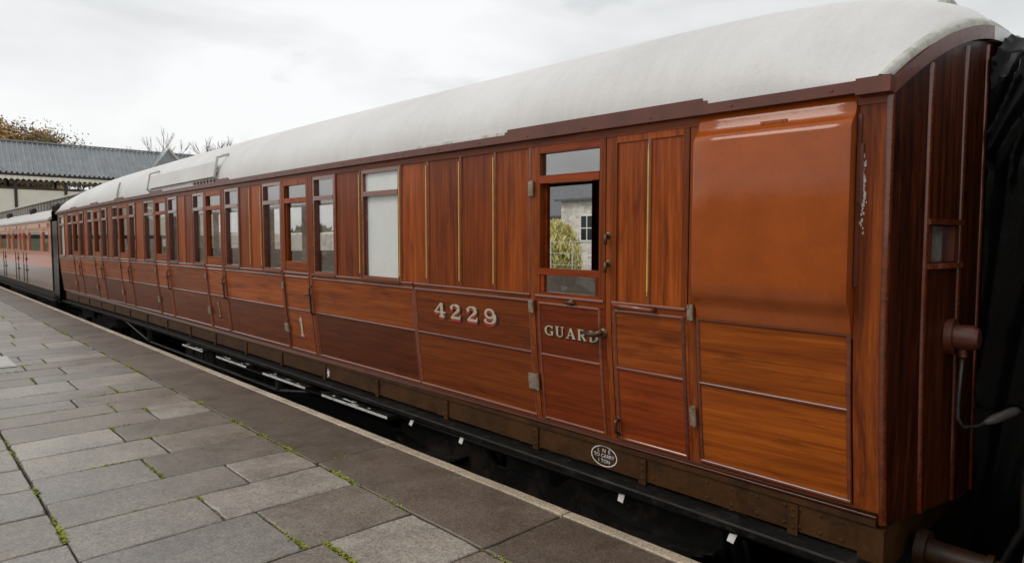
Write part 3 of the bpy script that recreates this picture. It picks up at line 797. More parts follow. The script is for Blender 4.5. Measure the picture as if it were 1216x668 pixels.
# curved cornice (red-brown, white over the gangway)
def arch(name, u0, u1, m, parent):
    bm = bmesh.new(); n = max(4, int((u1 - u0) / .05)); rows = []
    for i in range(n + 1):
        u = u0 + (u1 - u0) * i / n; t = rim(u); h = .075
        rows.append([E(u, t - h, 0.), E(u, t - h, .028), E(u, t - .004, .028), E(u, t - .004, 0.)])
    vs = quadstrip(bm, rows, close=True); bm.faces.new(vs[0]); bm.faces.new(vs[-1])
    return build(name, bm, M[m], parent)
arch('cornice', -1.0, ub(4.36), 'brown_trim', END); arch('cornice', ub(4.362), -ub(4.362), 'white_mark', END)['label'] = 'white painted stretch of cornice over the gangway'
arch('cornice', -ub(4.36), 1.0, 'brown_trim', END)
# electrical junction and its cable
jx = 4.02; jz = -.50; ju = ub(jx); jy = E(ju, jz, 0).y
bm = bmesh.new()
tube(bm, [(jx, jy + .01, jz), (jx, jy - .025, jz)], .095, 20); tube(bm, [(jx, jy - .025, jz), (jx, jy - .10, jz), (jx, jy - .13, jz)], [.066, .066, .05], 18)
tube(bm, [(jx, jy - .06, jz), (jx, jy - .06, jz - .10)], .022, 10)
for k in range(6): dome(bm, (jx + .08 * cos(k), jy - .025, jz + .08 * sin(k)), .008, (0, -1, 0))
JB = build('junction_box', bm, M['brown_trim'], END, angle=40)
bm = bmesh.new()
tube(bm, [(jx, jy - .06, jz - .09), (jx, jy - .05, jz - .3), (jx - .005, jy - .05, jz - .42), (jx + .02, jy - .07, jz - .47), (jx + .10, jy - .12, jz - .47), (jx + .16, jy - .16, jz - .44)], .010, 8)
tube(bm, [(jx + .13, jy - .14, jz - .455), (jx + .17, jy - .17, jz - .44), (jx + .26, jy - .24, jz - .40), (jx + .28, jy - .26, jz - .39)], [.012, .026, .026, .016], 10, mi=1)
M['plug_grey'] = paint('grey_plug', (.09, .085, .08), rough=.4, var=.4, scale=30, bumpy=.1)
build('cable', bm, [M['black_edge'], M['plug_grey']], JB, smooth=True)
# gangway: pleated bellows under a black sheet
gx0, gx1 = 4.40, 5.10
bm = bmesh.new(); rows = []
for k in range(13):
    y = yend(gx0) - .01 - k * .045; e = .022 if k % 2 else -.012
    x0, x1, z0, z1 = gx0 - e, gx1 + e, -1.32 - e, 1.055 + e
    rows.append([Vector(p) for p in ((x0, y, z0), (x0, y, z1 - .15), (x0 + .15, y, z1), (x1 - .15, y, z1), (x1, y, z1 - .15), (x1, y, z0))])
quadstrip(bm, rows, close=True); bm.faces.new([bm.verts.new(p) for p in rows[-1]])
GW = build('gangway', bm, M['black'], COACH)
bm = bmesh.new(); rows = []
per = [(gx0 - .06, -1.95), (gx0 - .055, -1.42), (gx0 - .06, -.9), (gx0 - .055, -.4), (gx0 - .05, .1), (gx0 - .05, .5), (gx0 - .045, .86), (gx0 + .02, 1.0), (gx0 + .14, 1.09), (XC, 1.12), (gx1 - .14, 1.09), (gx1 + .05, .9), (gx1 + .05, .3), (gx1 + .05, -.4), (gx1 + .06, -1.95)]
fine = []
for (a, b) in zip(per, per[1:]):
    for k in range(12): fine.append((a[0] + (b[0] - a[0]) * k / 12, a[1] + (b[1] - a[1]) * k / 12))
fine.append(per[-1])
for k in range(36):
    y = yend(gx0) - .02 - k * .0185
    r = []
    for (x, z) in fine:
        dg = y * 1.5 + z * (.55 if z > .4 else .12)
        rid = 1 - abs(mnoise.noise(Vector((dg * 5.0, (z - y) * .5, 2.0)))) * 2.6
        nz = (max(0, rid) ** 2 * .05) * (1. if z > .3 else .35) + mnoise.noise(Vector((y * 12 + z * 2, z * 1.5, 4))) * .010
        dx = -1 if x < XC - .2 else (1 if x > XC + .2 else 0); dz = 1 if z > .9 else 0
        r.append(Vector((x + dx * (abs(nz) + .01), y, z + dz * nz * .7)))
    rows.append(r)
quadstrip(bm, rows)
build('cover_sheet', bm, M['black_sheet'], GW, smooth=True)
bm = bmesh.new(); tube(bm, [(gx0 - .09, .60, -.10), (gx0 - .09, .59, -.21)], .012, 8); tube(bm, [(gx0 - .09, .59, -.21), (gx0 - .085, .585, -.27)], .017, 8, mi=1)
build('tie', bm, [M['white_worn_and_glint'], M['black_edge']], GW, smooth=True)

# --- underframe
bm = bmesh.new()
def ubox(y0, y1, z0, z1, x0, x1, mi=0):
    n = max(1, math.ceil((y1 - y0) / 1.0)); rows = []
    for i in range(n + 1):
        y = y0 + (y1 - y0) * i / n; h = hog(y)
        rows.append([Vector((x0, y, z0 + h)), Vector((x0, y, z1 + h)), Vector((x1, y, z1 + h)), Vector((x1, y, z0 + h))])
    vs = quadstrip(bm, rows, mi, close=True); bm.faces.new(vs[0]).material_index = mi; bm.faces.new(vs[-1]).material_index = mi
XS = 3.515
ubox(Y0 + .02, Y1 - .02, -1.545, -1.357, XS, XS + .05)
ubox(Y0 + .02, Y1 - .02, -1.388, -1.358, XS - .014, XS + .0)
for (a, b) in ((1.25, 1.47), (1.55, 2.02)):
    for zz in (-1.42, -1.515):
        for k in range(3 if b < 1.5 else 4): dome(bm, (XS, a + (b - a) * k / (2 if b < 1.5 else 3), zz + hog(a)), .012, (-1, 0, 0))
yy = 2.4
while yy < 21:
    for zz in (-1.42, -1.51): dome(bm, (XS, yy, zz + hog(yy)), .010, (-1, 0, 0)); dome(bm, (XS, yy + .09, zz + hog(yy)), .010, (-1, 0, 0))
    yy += .72
ubox(Y0 - .02, Y0 + .10, -1.62, -1.40, 3.50, 6.0)                     # headstock
SB = build('solebar', bm, M['brown_frame'], COACH)
for yy in (1.50, 2.48, 3.45, 4.55, 5.66, 6.75, 7.85, 8.95, 10.1, 11.2, 12.4, 13.6, 14.8, 16, 17.2, 18.4, 19.6):
    bm = bmesh.new(); h = hog(yy)
    bbox(bm, XS - .014, XS - .002, yy - .028, yy + .028, -1.568 + h, -1.40 + h, .003)
    for zz in (-1.425, -1.465, -1.525): dome(bm, (XS - .014, yy, zz + h), .012, (-1, 0, 0))
    build('bracket', bm, M['brown_frame'], SB)
# oval carrying plate: ring and its words
def textmesh(body_, size):
    cu = bpy.data.curves.new('words', 'FONT'); cu.body = body_; cu.size = size; cu.align_x = 'CENTER'; cu.extrude = 0; cu.resolution_u = 2; cu.offset = 0
    o = bpy.data.objects.new('words', cu); COL.objects.link(o)
    dg = bpy.context.evaluated_depsgraph_get(); me = bpy.data.meshes.new_from_object(o.evaluated_get(dg))
    bpy.data.objects.remove(o); bpy.data.curves.remove(cu); return me
bm = bmesh.new(); py, pz, ra, rb = 2.80, -1.462 + hog(2.8), .112, .072
rows = []
for k in range(40):
    a = 2 * pi * k / 40; a0 = 1.0
    rows.append([Vector((XS - .004, py - (ra - q) * cos(a), pz + (rb - q) * sin(a))) for q in (0, .007)])
rows.append(rows[0]); quadstrip(bm, rows)
for word, size, dz in (('L  N  E', .038, .024), ('TO CARRY', .036, -.010), ('1 TON', .036, -.046)):
    me = textmesh(word, size); t = bmesh.new(); t.from_mesh(me); bpy.data.meshes.remove(me)
    for v in t.verts: v.co = Vector((XS - .004, py - v.co.x, pz + dz + v.co.y))
    merge(bm, t)
build('carrying_plate', bm, M['white_mark'], SB)
# splash of white paint
bm = bmesh.new(); c = bm.verts.new((XS - .004, 6.67, -1.468)); ring = []
for k in range(14):
    a = 2 * pi * k / 14; r = (.05 if k % 2 == 0 else .022) * random.uniform(.7, 1.3)
    ring.append(bm.verts.new((XS - .004, 6.67 + r * cos(a) * .7, -1.468 + r * sin(a) * 1.25)))
for k in range(14): bm.faces.new((c, ring[k], ring[(k + 1) % 14]))
build('paint_splash', bm, M['white_mark'], SB)
# running footboard, its edge highlight painted as a paler strip
bm = bmesh.new()
ubox(1.0, 21.0, -1.612, -1.572, 3.40, XS + .04, 0)
ubox(1.0, 21.0, -1.610, -1.577, 3.384, 3.399, 0)
ubox(1.0, 21.0, -1.577, -1.570, 3.383, 3.3995, 1)
FB = build('footboard', bm, [M['black_wood'], M['black_edge']], COACH)
# lower step boards under the first doors: worn white edge, painted sky glints
for a, b in ((5.20, 6.46), (6.85, 7.98), (8.50, 9.55), (10.1, 11.0)):
    bm = bmesh.new(); h = hog(a)
    bbox(bm, 3.325, 3.44, a, b, -1.672 + h, -1.645 + h, .004, 0)
    box(bm, 3.319, 3.3245, a, b, -1.666 + h, -1.6435 + h, 1)
    for k in range(7):
        yy = a + (b - a) * random.uniform(.05, .9); x_ = random.uniform(3.335, 3.40); box(bm, x_, x_ + random.uniform(.008, .02), yy, yy + random.uniform(.04, .12), -1.645 + h, -1.6435 + h, 1)
    build('step_board', bm, [M['black_wood'], M['white_worn_and_glint']], FB)
# white-tipped hanger plates
for yy in (4.92, 4.21, 2.57, 1.79):
    bm = bmesh.new(); t = random.uniform(-.01, .01)
    vs = [bm.verts.new(p) for p in ((3.41, yy - .022, -1.632 + hog(yy)), (3.41, yy + .024, -1.635 + hog(yy)), (3.392, yy + .026 + t, -1.675 + hog(yy)), (3.392, yy - .014 + t, -1.682 + hog(yy)))]
    bm.faces.new(vs); bm.normal_update(); bmesh.ops.solidify(bm, geom=bm.faces[:], thickness=.006)
    build('hanger_plate', bm, M['white_worn_and_glint'], FB)

# --- bogies
def bogie(yc):
    bm = bmesh.new()
    def side(x, s):
        pts = [(-1.75, -1.95), (-1.75, -1.74), (-1.2, -1.70), (-.55, -1.74), (-.35, -1.9), (.35, -1.9), (.55, -1.74), (1.2, -1.70), (1.75, -1.74), (1.75, -1.95), (1.35, -2.0), (.9, -2.12), (-.9, -2.12), (-1.35, -2.0)]
        a = [bm.verts.new((x, yc + p[0], p[1])) for p in pts]; b = [bm.verts.new((x + s * .03, yc + p[0], p[1])) for p in pts]
        bm.faces.new(a); bm.faces.new(b)
        for k in range(len(a)): bm.faces.new((a[k], a[(k + 1) % len(a)], b[(k + 1) % len(a)], b[k]))
        for k in range(5):
            for q in (-1, 1): dome(bm, (x, yc + q * (.62 + k * .1), -1.80 - k * .012), .016, (-s, 0, 0))
    side(3.68, 1); side(2 * XC - 3.68, -1)
    box(bm, 3.72, 5.78, yc - .25, yc + .25, -2.0, -1.80)
    box(bm, 3.72, 5.78, yc - 1.72, yc - 1.64, -1.95, -1.80); box(bm, 3.72, 5.78, yc + 1.64, yc + 1.72, -1.95, -1.80)
    B = build('bogie', bm, M['black'], COACH)
    for w in (-1.22, 1.22):
        bm = bmesh.new()
        for x in (3.98, 5.40):
            tube(bm, [(x, yc + w, -2.20), (x + .13, yc + w, -2.20)], .46, 36)
            tube(bm, [(x + (.10 if x < XC else -.0), yc + w, -2.20), (x + (.15 if x < XC else .03), yc + w, -2.20)], .49, 36)
        tube(bm, [(3.7, yc + w, -2.20), (5.8, yc + w, -2.20)], .07, 14)
        build('wheelset', bm, M['black'], B, angle=40)
        bm = bmesh.new()
        for x in (3.60,):
            bbox(bm, x, x + .14, yc + w - .13, yc + w + .13, -2.34, -2.08, .015)
            for lf in range(6):
                L = .52 - lf * .07; n = 8
                rows = []
                for k in range(n + 1):
                    t = -1 + 2 * k / n; z = -1.985 - lf * .017 + .075 * t * t * (L / .52) ** 2
                    rows.append([Vector((x - .02, yc + w + t * L, z)), Vector((x - .02, yc + w + t * L, z + .014)), Vector((x + .07, yc + w + t * L, z + .014)), Vector((x + .07, yc + w + t * L, z))])
                vs = quadstrip(bm, rows, close=True); bm.faces.new(vs[0]); bm.faces.new(vs[-1])
        build('leaf_spring', bm, M['black'], B)
bogie(3.75); bogie(18.4)
for x in (3.62, 5.88):
    bm = bmesh.new(); tube(bm, [(x, 5.9, -1.60), (x, 8.2, -1.93), (x, 13.9, -1.93), (x, 16.2, -1.60)], .022, 8)
    for yv in (8.2, 13.9): box(bm, x - .03, x + .03, yv - .04, yv + .04, -1.93, -1.55)
    build('truss_rod', bm, M['black_edge'], COACH)
bm = bmesh.new(); bbox(bm, 3.64, 4.2, 10.0, 11.9, -2.15, -1.70, .01)
for k in range(4): box(bm, 3.625, 3.6385, 10.06 + k * .47, 10.09 + k * .47, -2.14, -1.71)
build('battery_box', bm, M['black'], COACH)
bm = bmesh.new(); tube(bm, [(3.56, 1.2, -1.70), (3.56, 5.4, -1.70), (3.60, 5.6, -1.78), (3.60, 9.8, -1.78)], .026, 8)
build('steam_pipe', bm, M['black'], COACH, smooth=True)
# --- buffers, brake pipe
for s in (-1, 1):
    bx = XC + s * .86; by = yend(bx) + .05; bz = -1.62
    bm = bmesh.new()
    tube(bm, [(bx, by, bz), (bx, by - .05, bz)], .11, 16); tube(bm, [(bx, by - .05, bz), (bx, by - .30, bz)], [.07, .062], 18)
    tube(bm, [(bx, by - .30, bz), (bx, by - .33, bz)], .075, 18); tube(bm, [(bx, by - .33, bz), (bx, by - .46, bz)], .055, 14)
    tube(bm, [(bx, by - .46, bz), (bx, by - .485, bz), (bx, by - .50, bz)], [.22, .22, .19], 24)
    build('buffer', bm, M['buffer_brown'], COACH, angle=35)
bm = bmesh.new()
tube(bm, [(4.25, .92, -1.75), (4.25, .70, -1.72), (4.27, .62, -1.5), (4.27, .62, -1.2), (4.27, .55, -1.1), (4.28, .48, -1.25), (4.28, .46, -1.7)], .022, 10)
build('brake_pipe', bm, M['black'], COACH, smooth=True)

# ------------------------------------------------------------------ the next coach, with a clerestory
C2 = empty('clerestory_coach', (XC, 32.5, -2.6), 'faded red clerestory coach coupled beyond the teak coach', 'railway coach')
def cbox(bm, y0, y1, z0, z1, o0, o1, mi=0):
    box(bm, D - o1, D - o0, y0, y1, z0, z1, mi)
A2, B2 = 22.35, 41.5
bm = bmesh.new()
cbox(bm, A2, B2, -.78, -.385, -.06, 0, 0); cbox(bm, A2, B2, -1.42, -.78, -.06, -.004, 1); cbox(bm, A2, B2, .355, .555, -.06, 0, 0)
wins = []; y = A2 + .35
pat = [1.05, .28, 2.3, .25, .95, .2, .6, .3, 1.4, .3, .9, .3, 2.2, .3, 1.0, .3, 1.0, .3, 1.6, .3, 1.0, .3, 1.0, .4]
cbox(bm, A2, y, -.385, .355, -.06, 0, 0)
for i, w in enumerate(pat):
    if y + w > B2 - .1: break
    if i % 2 == 0: wins.append((y, y + w))
    else: cbox(bm, y, y + w, -.385, .355, -.06, .003, 0)
    y += w
cbox(bm, y, B2, -.385, .355, -.06, 0, 0)
box(bm, XF - .05, XF, A2, B2, -1.42, -.5, 0); box(bm, XF - .05, XF, A2, B2, .45, .58, 0)
yy = A2
while yy < B2 - .4: box(bm, XF - .05, XF, yy, yy + .35, -.5, .45, 0); yy += 1.9
box(bm, D + .06, XF - .05, A2, A2 + .05, -1.42, .95, 2); box(bm, D + .06, XF - .05, B2 - .05, B2, -1.42, .95, 2)
box(bm, D, D + .06, A2 - .012, A2, -1.42, .56, 2)
box(bm, D + .1, XF - .1, A2 + .05, B2 - .05, -1.44, -1.40, 2)
for zz in (-.42, -.77): cbox(bm, A2, B2, zz - .012, zz + .012, 0, .014, 0)
build('body', bm, [M['maroon'], M['maroon_low_reflection'], M['black']], C2)
for a, b in wins:
    bm = bmesh.new()
    for (p, q, r, s) in ((a, a + .05, -.385, .355), (b - .05, b, -.385, .355), (a + .05, b - .05, -.385, -.33), (a + .05, b - .05, .24, .29), (a + .05, b - .05, .31, .355)): cbox(bm, p, q, r, s, -.05, .004)
    w = build('window', bm, M['maroon'], C2)
    bm = bmesh.new(); cbox(bm, a + .05, b - .05, -.33, .31, -.034, -.03); build('pane', bm, M['glass'], w)
    bm = bmesh.new(); box(bm, D - .035, D - .004, a - .02, b + .02, .37, .475); build('ventilator_hood', bm, M['salmon'], w)
for yd in (26.9, 28.7, 32.0):
    bm = bmesh.new()
    for q in (0, .62):
        bm = bmesh.new(); cbox(bm, yd + q, yd + q + .025, -1.40, -.38, 0, .012); build('door_seam', bm, M['black'], C2)
    for z in (-.62, -.98):
        bm = bmesh.new(); cbox(bm, yd - .08, yd + .03, z - .03, z + .03, .012, .03); build('door_hinge', bm, M['black'], C2)
# interior seats of that coach
yy = A2 + .8
while yy < B2 - 1:
    bm = bmesh.new(); bbox(bm, D + .5, XF - .1, yy, yy + .15, -1.4, -.1, .02); yy += 1.9
    build('seat', bm, M['seat'], C2)
# roof: lower decks, clerestory with little windows, upper deck
bm = bmesh.new(); n = 10
def deck(prof):
    rows = [[Vector((x, y, z)) for x, z in prof] for y in (A2 - .06, B2 + .06)]
    vs = quadstrip(bm, rows, close=True); bm.faces.new(vs[0]); bm.faces.new(vs[-1])
lowp = [(D - .06, .545)] + [(D - .06 + (4.2 - D + .06) * k / 8, .60 + .40 * sin(pi / 2 * k / 8)) for k in range(9)] + [(4.2, .93)]
deck(lowp); deck([(2 * XC - x, z) for x, z in lowp])
upp = [(4.10 + (XC - 4.10) * 2 * k / 12, 1.36 + .15 * sin(pi * k / 12)) for k in range(13)] + [(2 * XC - 4.10, 1.32), (4.10, 1.32)]
deck(upp)
M['roof_grey'] = paint('greyed_roof_paint', (.52, .50, .475), rough=.5, var=.15, scale=3, bumpy=.05)
R2 = build('roof', bm, M['roof_grey'], C2)
bm = bmesh.new(); box(bm, 4.2, 4.24, A2, B2, .92, 1.34); box(bm, 2 * XC - 4.24, 2 * XC - 4.2, A2, B2, .92, 1.34); box(bm, 4.24, 2 * XC - 4.24, A2, A2 + .04, .9, 1.34)
yy = A2
while yy < B2: box(bm, 4.185, 4.2, yy, yy + .10, .95, 1.33); yy += .62
CL = build('clerestory', bm, M['grey_brown'], R2)
yy = A2 + .10
while yy < B2 - .6:
    bm = bmesh.new(); box(bm, 4.192, 4.1995, yy + .06, yy + .46, 1.04, 1.28); yy += .62
    build('clerestory_light', bm, M['pane_dark'], R2)
for yv in (22.9, 24.1, 28.6, 34.5):
    bm = bmesh.new(); tube(bm, [(3.86, yv, .86), (3.86, yv, 1.0)], .09, 10); tube(bm, [(3.86, yv - .22, 1.03), (3.86, yv - .1, 1.03), (3.86, yv + .1, 1.03), (3.86, yv + .22, 1.03)], [.07, .11, .11, .07], 10)
    build('ventilator', bm, M['black'], R2, angle=40)
bm = bmesh.new(); box(bm, 3.5, 3.56, A2, B2, -1.66, -1.42); box(bm, 3.40, 3.56, A2, B2, -1.72, -1.68)
for yc in (25.3, 38.5):
    box(bm, 3.66, 3.72, yc - 1.7, yc + 1.7, -2.1, -1.75)
    for w in (-1.2, 1.2): tube(bm, [(3.9, yc + w, -2.2), (4.05, yc + w, -2.2)], .46, 24); tube(bm, [(5.45, yc + w, -2.2), (5.6, yc + w, -2.2)], .46, 24)
build('underframe', bm, M['black'], C2)
bm = bmesh.new(); rows = []
for k in range(25):
    y = 21.22 + k * .046; e = .03 if k % 2 else 0
    rows.append([Vector((4.2 - e, y, -1.3)), Vector((4.2 - e, y, .95)), Vector((5.3 + e, y, .95)), Vector((5.3 + e, y, -1.3))])
quadstrip(bm, rows, close=True); build('gangway', bm, M['black'], C2)
bm = bmesh.new(); box(bm, D + .02, D + .10, 21.5, 22.33, -1.62, .52); box(bm, D + .03, 4.2, 22.26, 22.33, -1.55, .80)  # black plates put in the gap between coaches to paint its shade
build('gap_shade_plate', bm, M['black_sheet'], C2)

# ------------------------------------------------------------------ unseen black van added at the near end to darken the coach
VAN = empty('added_shade_van', (XC, -3.4, -2.6), 'unseen black van added to darken the gangway end of the teak coach', 'added railway van')
bm = bmesh.new(); va, vb = -6.6, .02
for x, s_ in ((3.5, 1), (6.0, -1)):
    for k in range(44):
        y = va + .15 * k; 
        if y + .145 > vb: break
        bbox(bm, min(x, x + s_ * .04), max(x, x + s_ * .04), y, y + .144, -1.45, .75, .004)
for k in range(17):
    x = 3.545 + .145 * k; zt = .75 + .3 * (1 - ((x + .07 - XC) / 1.25) ** 2)
    for y in (va, vb - .04): bbox(bm, x, x + .14, y, y + .04, -1.45, zt, .004)
box(bm, 3.5, 6.0, va, vb, -1.52, -1.452)
build('body', bm, M['black_wood'], VAN)
bm = bmesh.new()
rows = [[Vector((XC - 1.3 + 2.6 * i / 20, y, .77 + .34 * (1 - (2 * i / 20 - 1) ** 2))) for i in range(21)] for y in (va - .06, vb + .06)]
quadstrip(bm, rows); bm.normal_update(); bmesh.ops.solidify(bm, geom=bm.faces[:], thickness=.03); build('roof', bm, M['slate'], VAN)
bm = bmesh.new(); box(bm, 3.465, 3.498, -4.2, -2.4, -1.40, .68)
vd = build('door', bm, M['black_wood'], VAN)
bm = bmesh.new(); box(bm, 3.44, 3.463, -4.25, -2.35, -1.0, -.92); box(bm, 3.44, 3.463, -4.25, -2.35, .2, .28); build('strap', bm, M['black'], vd)
bm = bmesh.new(); box(bm, 3.56, 3.62, va, vb, -1.75, -1.525); box(bm, 5.88, 5.94, va, vb, -1.75, -1.525); box(bm, 3.56, 5.94, vb - .08, vb, -1.75, -1.53); build('underframe', bm, M['black'], VAN)
for yv in (-5.0, -1.6):
    bm = bmesh.new()
    for x in (3.98, 5.40):
        tube(bm, [(x, yv, -2.08), (x + .13, yv, -2.08)], .44, 32)
    tube(bm, [(3.7, yv, -2.08), (5.8, yv, -2.08)], .06, 12); build('wheelset', bm, M['black'], VAN, angle=40)
for s_ in (-1, 1):
    bm = bmesh.new(); bx = XC + s_ * .86
    tube(bm, [(bx, vb, -1.63), (bx, vb + .22, -1.63)], .085, 14); tube(bm, [(bx, vb + .22, -1.63), (bx, vb + .3, -1.63)], .05, 12); tube(bm, [(bx, vb + .3, -1.63), (bx, vb + .325, -1.63)], .22, 24); build('buffer', bm, M['black'], VAN, angle=35)

# ------------------------------------------------------------------ track and ground
bm = bmesh.new()
n = 24
for i in range(n):
    for j in range(n):
        pass
s = 900
vs = [bm.verts.new((x, y, GZ)) for x, y in ((-s, -s), (s, -s), (s, s), (-s, s))]; bm.faces.new(vs)
struct('ground', bm, M['grassland'])
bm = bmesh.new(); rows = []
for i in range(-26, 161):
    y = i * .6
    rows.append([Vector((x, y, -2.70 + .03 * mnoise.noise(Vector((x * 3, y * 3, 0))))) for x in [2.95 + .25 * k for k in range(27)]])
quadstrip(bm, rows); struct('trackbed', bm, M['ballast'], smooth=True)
for x in (4.03, 5.47):
    bm = bmesh.new(); box(bm, x - .035, x + .035, -10, 95, -2.58, -2.54); box(bm, x - .009, x + .009, -10, 95, -2.66, -2.58); box(bm, x - .06, x + .06, -10, 95, -2.68, -2.66)
    own('rail', bm, M['black_edge'], (x, 42, -2.68), 'steel running rail nearer the platform' if x < XC else 'steel running rail farther from the platform', 'rail')

bm = bmesh.new(); box(bm, 6.72, 11.5, -14, 95, GZ, PZ - .08); bbox(bm, 6.60, 11.5, -14, 95, PZ - .079, PZ, .01, 1)  # opposite platform added to keep the ground beside the track in shade
struct('added_far_platform', bm, [M['soil'], M['slab_edge']])

# ------------------------------------------------------------------ platform with stone paving
bm = bmesh.new()
XE, XN, XM, XL = 3.0, 2.895, 2.262, .66
box(bm, -9, XE - .05, -8, 95, GZ, PZ - .035, 0)
joints = []
def slab(x0, x1, y0, y1, mi, gap=.007, bev=.006, tilt=.0022, low=.0):
    g0 = gap * random.uniform(.6, 1.5)
    x0 += g0; x1 -= g0; y0 += g0; y1 -= g0
    b = bev; zt = [PZ + low + random.uniform(-tilt, tilt) for _ in range(4)]
    c = [(x0, y0), (x1, y0), (x1, y1), (x0, y1)]; ci = [(x0 + b, y0 + b), (x1 - b, y0 + b), (x1 - b, y1 - b), (x0 + b, y1 - b)]
    near = y0 < 16 and x1 > -1
    ns = 6 if near else 1
    def ringpts(pts, zs, jit):
        out = []
        for k in range(4):
            p, q = pts[k], pts[(k + 1) % 4]; za, zb = zs[k], zs[(k + 1) % 4]
            for j in range(ns):
                t = j / ns; x = p[0] + (q[0] - p[0]) * t; y = p[1] + (q[1] - p[1]) * t
                if near and jit:
                    e = abs(mnoise.noise(Vector((x * 11, y * 11, k * 3.7)))) ** 2 * jit + (jit * .5 if j == 0 else 0)
                    nx, ny = ((0, 1), (-1, 0), (0, -1), (1, 0))[k]; x += nx * e; y += ny * e
                out.append((x, y, za + (zb - za) * t))
        return out
    lo = [bm.verts.new((x, y, PZ - .034)) for x, y, z in ringpts(c, [0] * 4, 0)]
    m_ = [bm.verts.new((x, y, z - b)) for x, y, z in ringpts(c, zt, .012)]
    t = [bm.verts.new(p) for p in ringpts(ci, zt, .022)]
    f = bm.faces.new(t); f.material_index = mi; n4 = len(t)
    for k in range(n4):
        k2 = (k + 1) % n4
        bm.faces.new((m_[k], m_[k2], t[k2], t[k])).material_index = mi; bm.faces.new((lo[k], lo[k2], m_[k2], m_[k])).material_index = mi
rs = random.Random(21)
# edge course and nosing
ye = [-7.5, -5.9, -4.3, -2.6, -.95, .75, 2.625, 4.51, 5.84]
while ye[-1] < 94: ye.append(ye[-1] + rs.uniform(1.25, 1.9))
for a, b in zip(ye, ye[1:]):
    slab(XM, XN, a, b, 2, .005)
    joints.append(('x', b, XM, XN))
    # rounded nosing stone
    g = .006; prof = [(XN + .002, PZ - .2), (XN + .002, PZ - .002), (XN + .012, PZ + .003), (XE - .03, PZ + .002), (XE - .01, PZ - .006), (XE, PZ - .025), (XE, PZ - .2)]
    rows = [[Vector((x + (.003 * mnoise.noise(Vector((x * 9, y * 3, 1)))), y, z + .003 * mnoise.noise(Vector((x * 5, y * 4, 9))))) for x, z in prof] for y in [a + g + (b - a - 2 * g) * k / 8 for k in range(9)]]
    v_ = quadstrip(bm, rows, 3, close=True); bm.faces.new(v_[0]).material_index = 3; bm.faces.new(v_[-1]).material_index = 3
# main field: rows across, slabs of uneven length
yr = [-7.5]
fixed = [2.1, 2.63, 3.28, 3.95, 4.46, 4.95, 5.52, 6.07, 6.62, 7.2]
while yr[-1] < 1.6: yr.append(yr[-1] + rs.uniform(.45, .7))
yr += fixed
while yr[-1] < 94: yr.append(yr[-1] + rs.uniform(.40, .66))
pc = 1.3
for a, b in zip(yr, yr[1:]):
    c = rs.uniform(XL + .45, XM - .45)
    if abs(c - pc) < .18: c = XL + .45 + (c - XL - .45 + .5) % (XM - XL - .9)
    pc = c
    slab(XL, c, a, b, 1); slab(c, XM, a, b, 1)
    joints.append(('y', c, a, b)); joints.append(('x', b, XL, XM))
# field on the other side of the long joint
yl = [-7.5]
while yl[-1] < 94: yl.append(yl[-1] + rs.uniform(.38, .75))
for a, b in zip(yl, yl[1:]):
    x = XL
    while x > -8.7:
        w = rs.uniform(.65, 1.25); slab(max(-8.9, x - w), x, a, b, 1); joints.append(('y', x - w, a, b)); x -= w
joints.append(('y', XM, -6, 60)); joints.append(('y', XL, -6, 40))
PLAT = struct('platform', bm, [M['soil'], M['slab'], M['slab_edge'], M['nosing']])
# moss growing along some joints
bm = bmesh.new(); rm = random.Random(5)
def tuft(x, y, r):
    a = rm.uniform(0, 6.28); tl = rm.uniform(.1, .9)
    d = Vector((cos(a), sin(a), 0)) * r; u = Vector((-sin(a) * cos(tl), cos(a) * cos(tl), sin(tl))) * r * rm.uniform(.6, 1.2)
    c = Vector((x, y, PZ + rm.uniform(-.008, .004)))
    bm.faces.new([bm.verts.new(p) for p in (c - d * .5, c + d * .5 , c + d * .35 + u, c - d * .3 + u)])
def moss_line(kind, c, a, b, dens, r=.009, spread=.006):
    L = b - a
    for _ in range(int(L * dens)):
        t = a + L * rm.random()
        k = mnoise.noise(Vector((c * 5, t * 2.3, 3)))
        if k < rm.uniform(-.15, .25): continue
        off = rm.gauss(0, spread); rr = r * rm.uniform(.5, 1.4) * (1 + max(0, k))
        if kind == 'x': tuft(t, c + off, rr)
        else: tuft(c + off, t, rr)
moss_line('y', XM, 1.5, 16, 900, .008, .010); moss_line('y', XL, 3, 14, 260, .010, .009)
for k, c, a, b in joints:
    if k == 'y' and b - a > 5: continue
    pos = (a + b) / 2 if k == 'y' else c
    if pos > 22 or pos < 1: continue
    if k == 'y':
        if rm.random() < .62: moss_line(k, c, a, b, 1300, .0065, .009)
    elif c < 12 and rm.random() < .5:
        s0 = a + (b - a) * rm.uniform(0, .5); moss_line(k, c, s0, s0 + (b - a) * rm.uniform(.2, .5), 800, .006, .007)
mo = build('moss', bm, M['moss']); mo['kind'] = 'stuff'; mo['label'] = 'green moss growing along the joints of the platform paving'
# pale access cover
bm = bmesh.new(); bbox(bm, .80, 1.20, 10.68, 11.72, PZ + .003, PZ + .014, .004); bbox(bm, .85, 1.15, 10.74, 11.66, PZ + .014, PZ + .018, .003)
own('access_cover', bm, M['cover'], (1.0, 11.2, PZ + .003), 'pale square access cover set among the grey platform paving', 'cover')

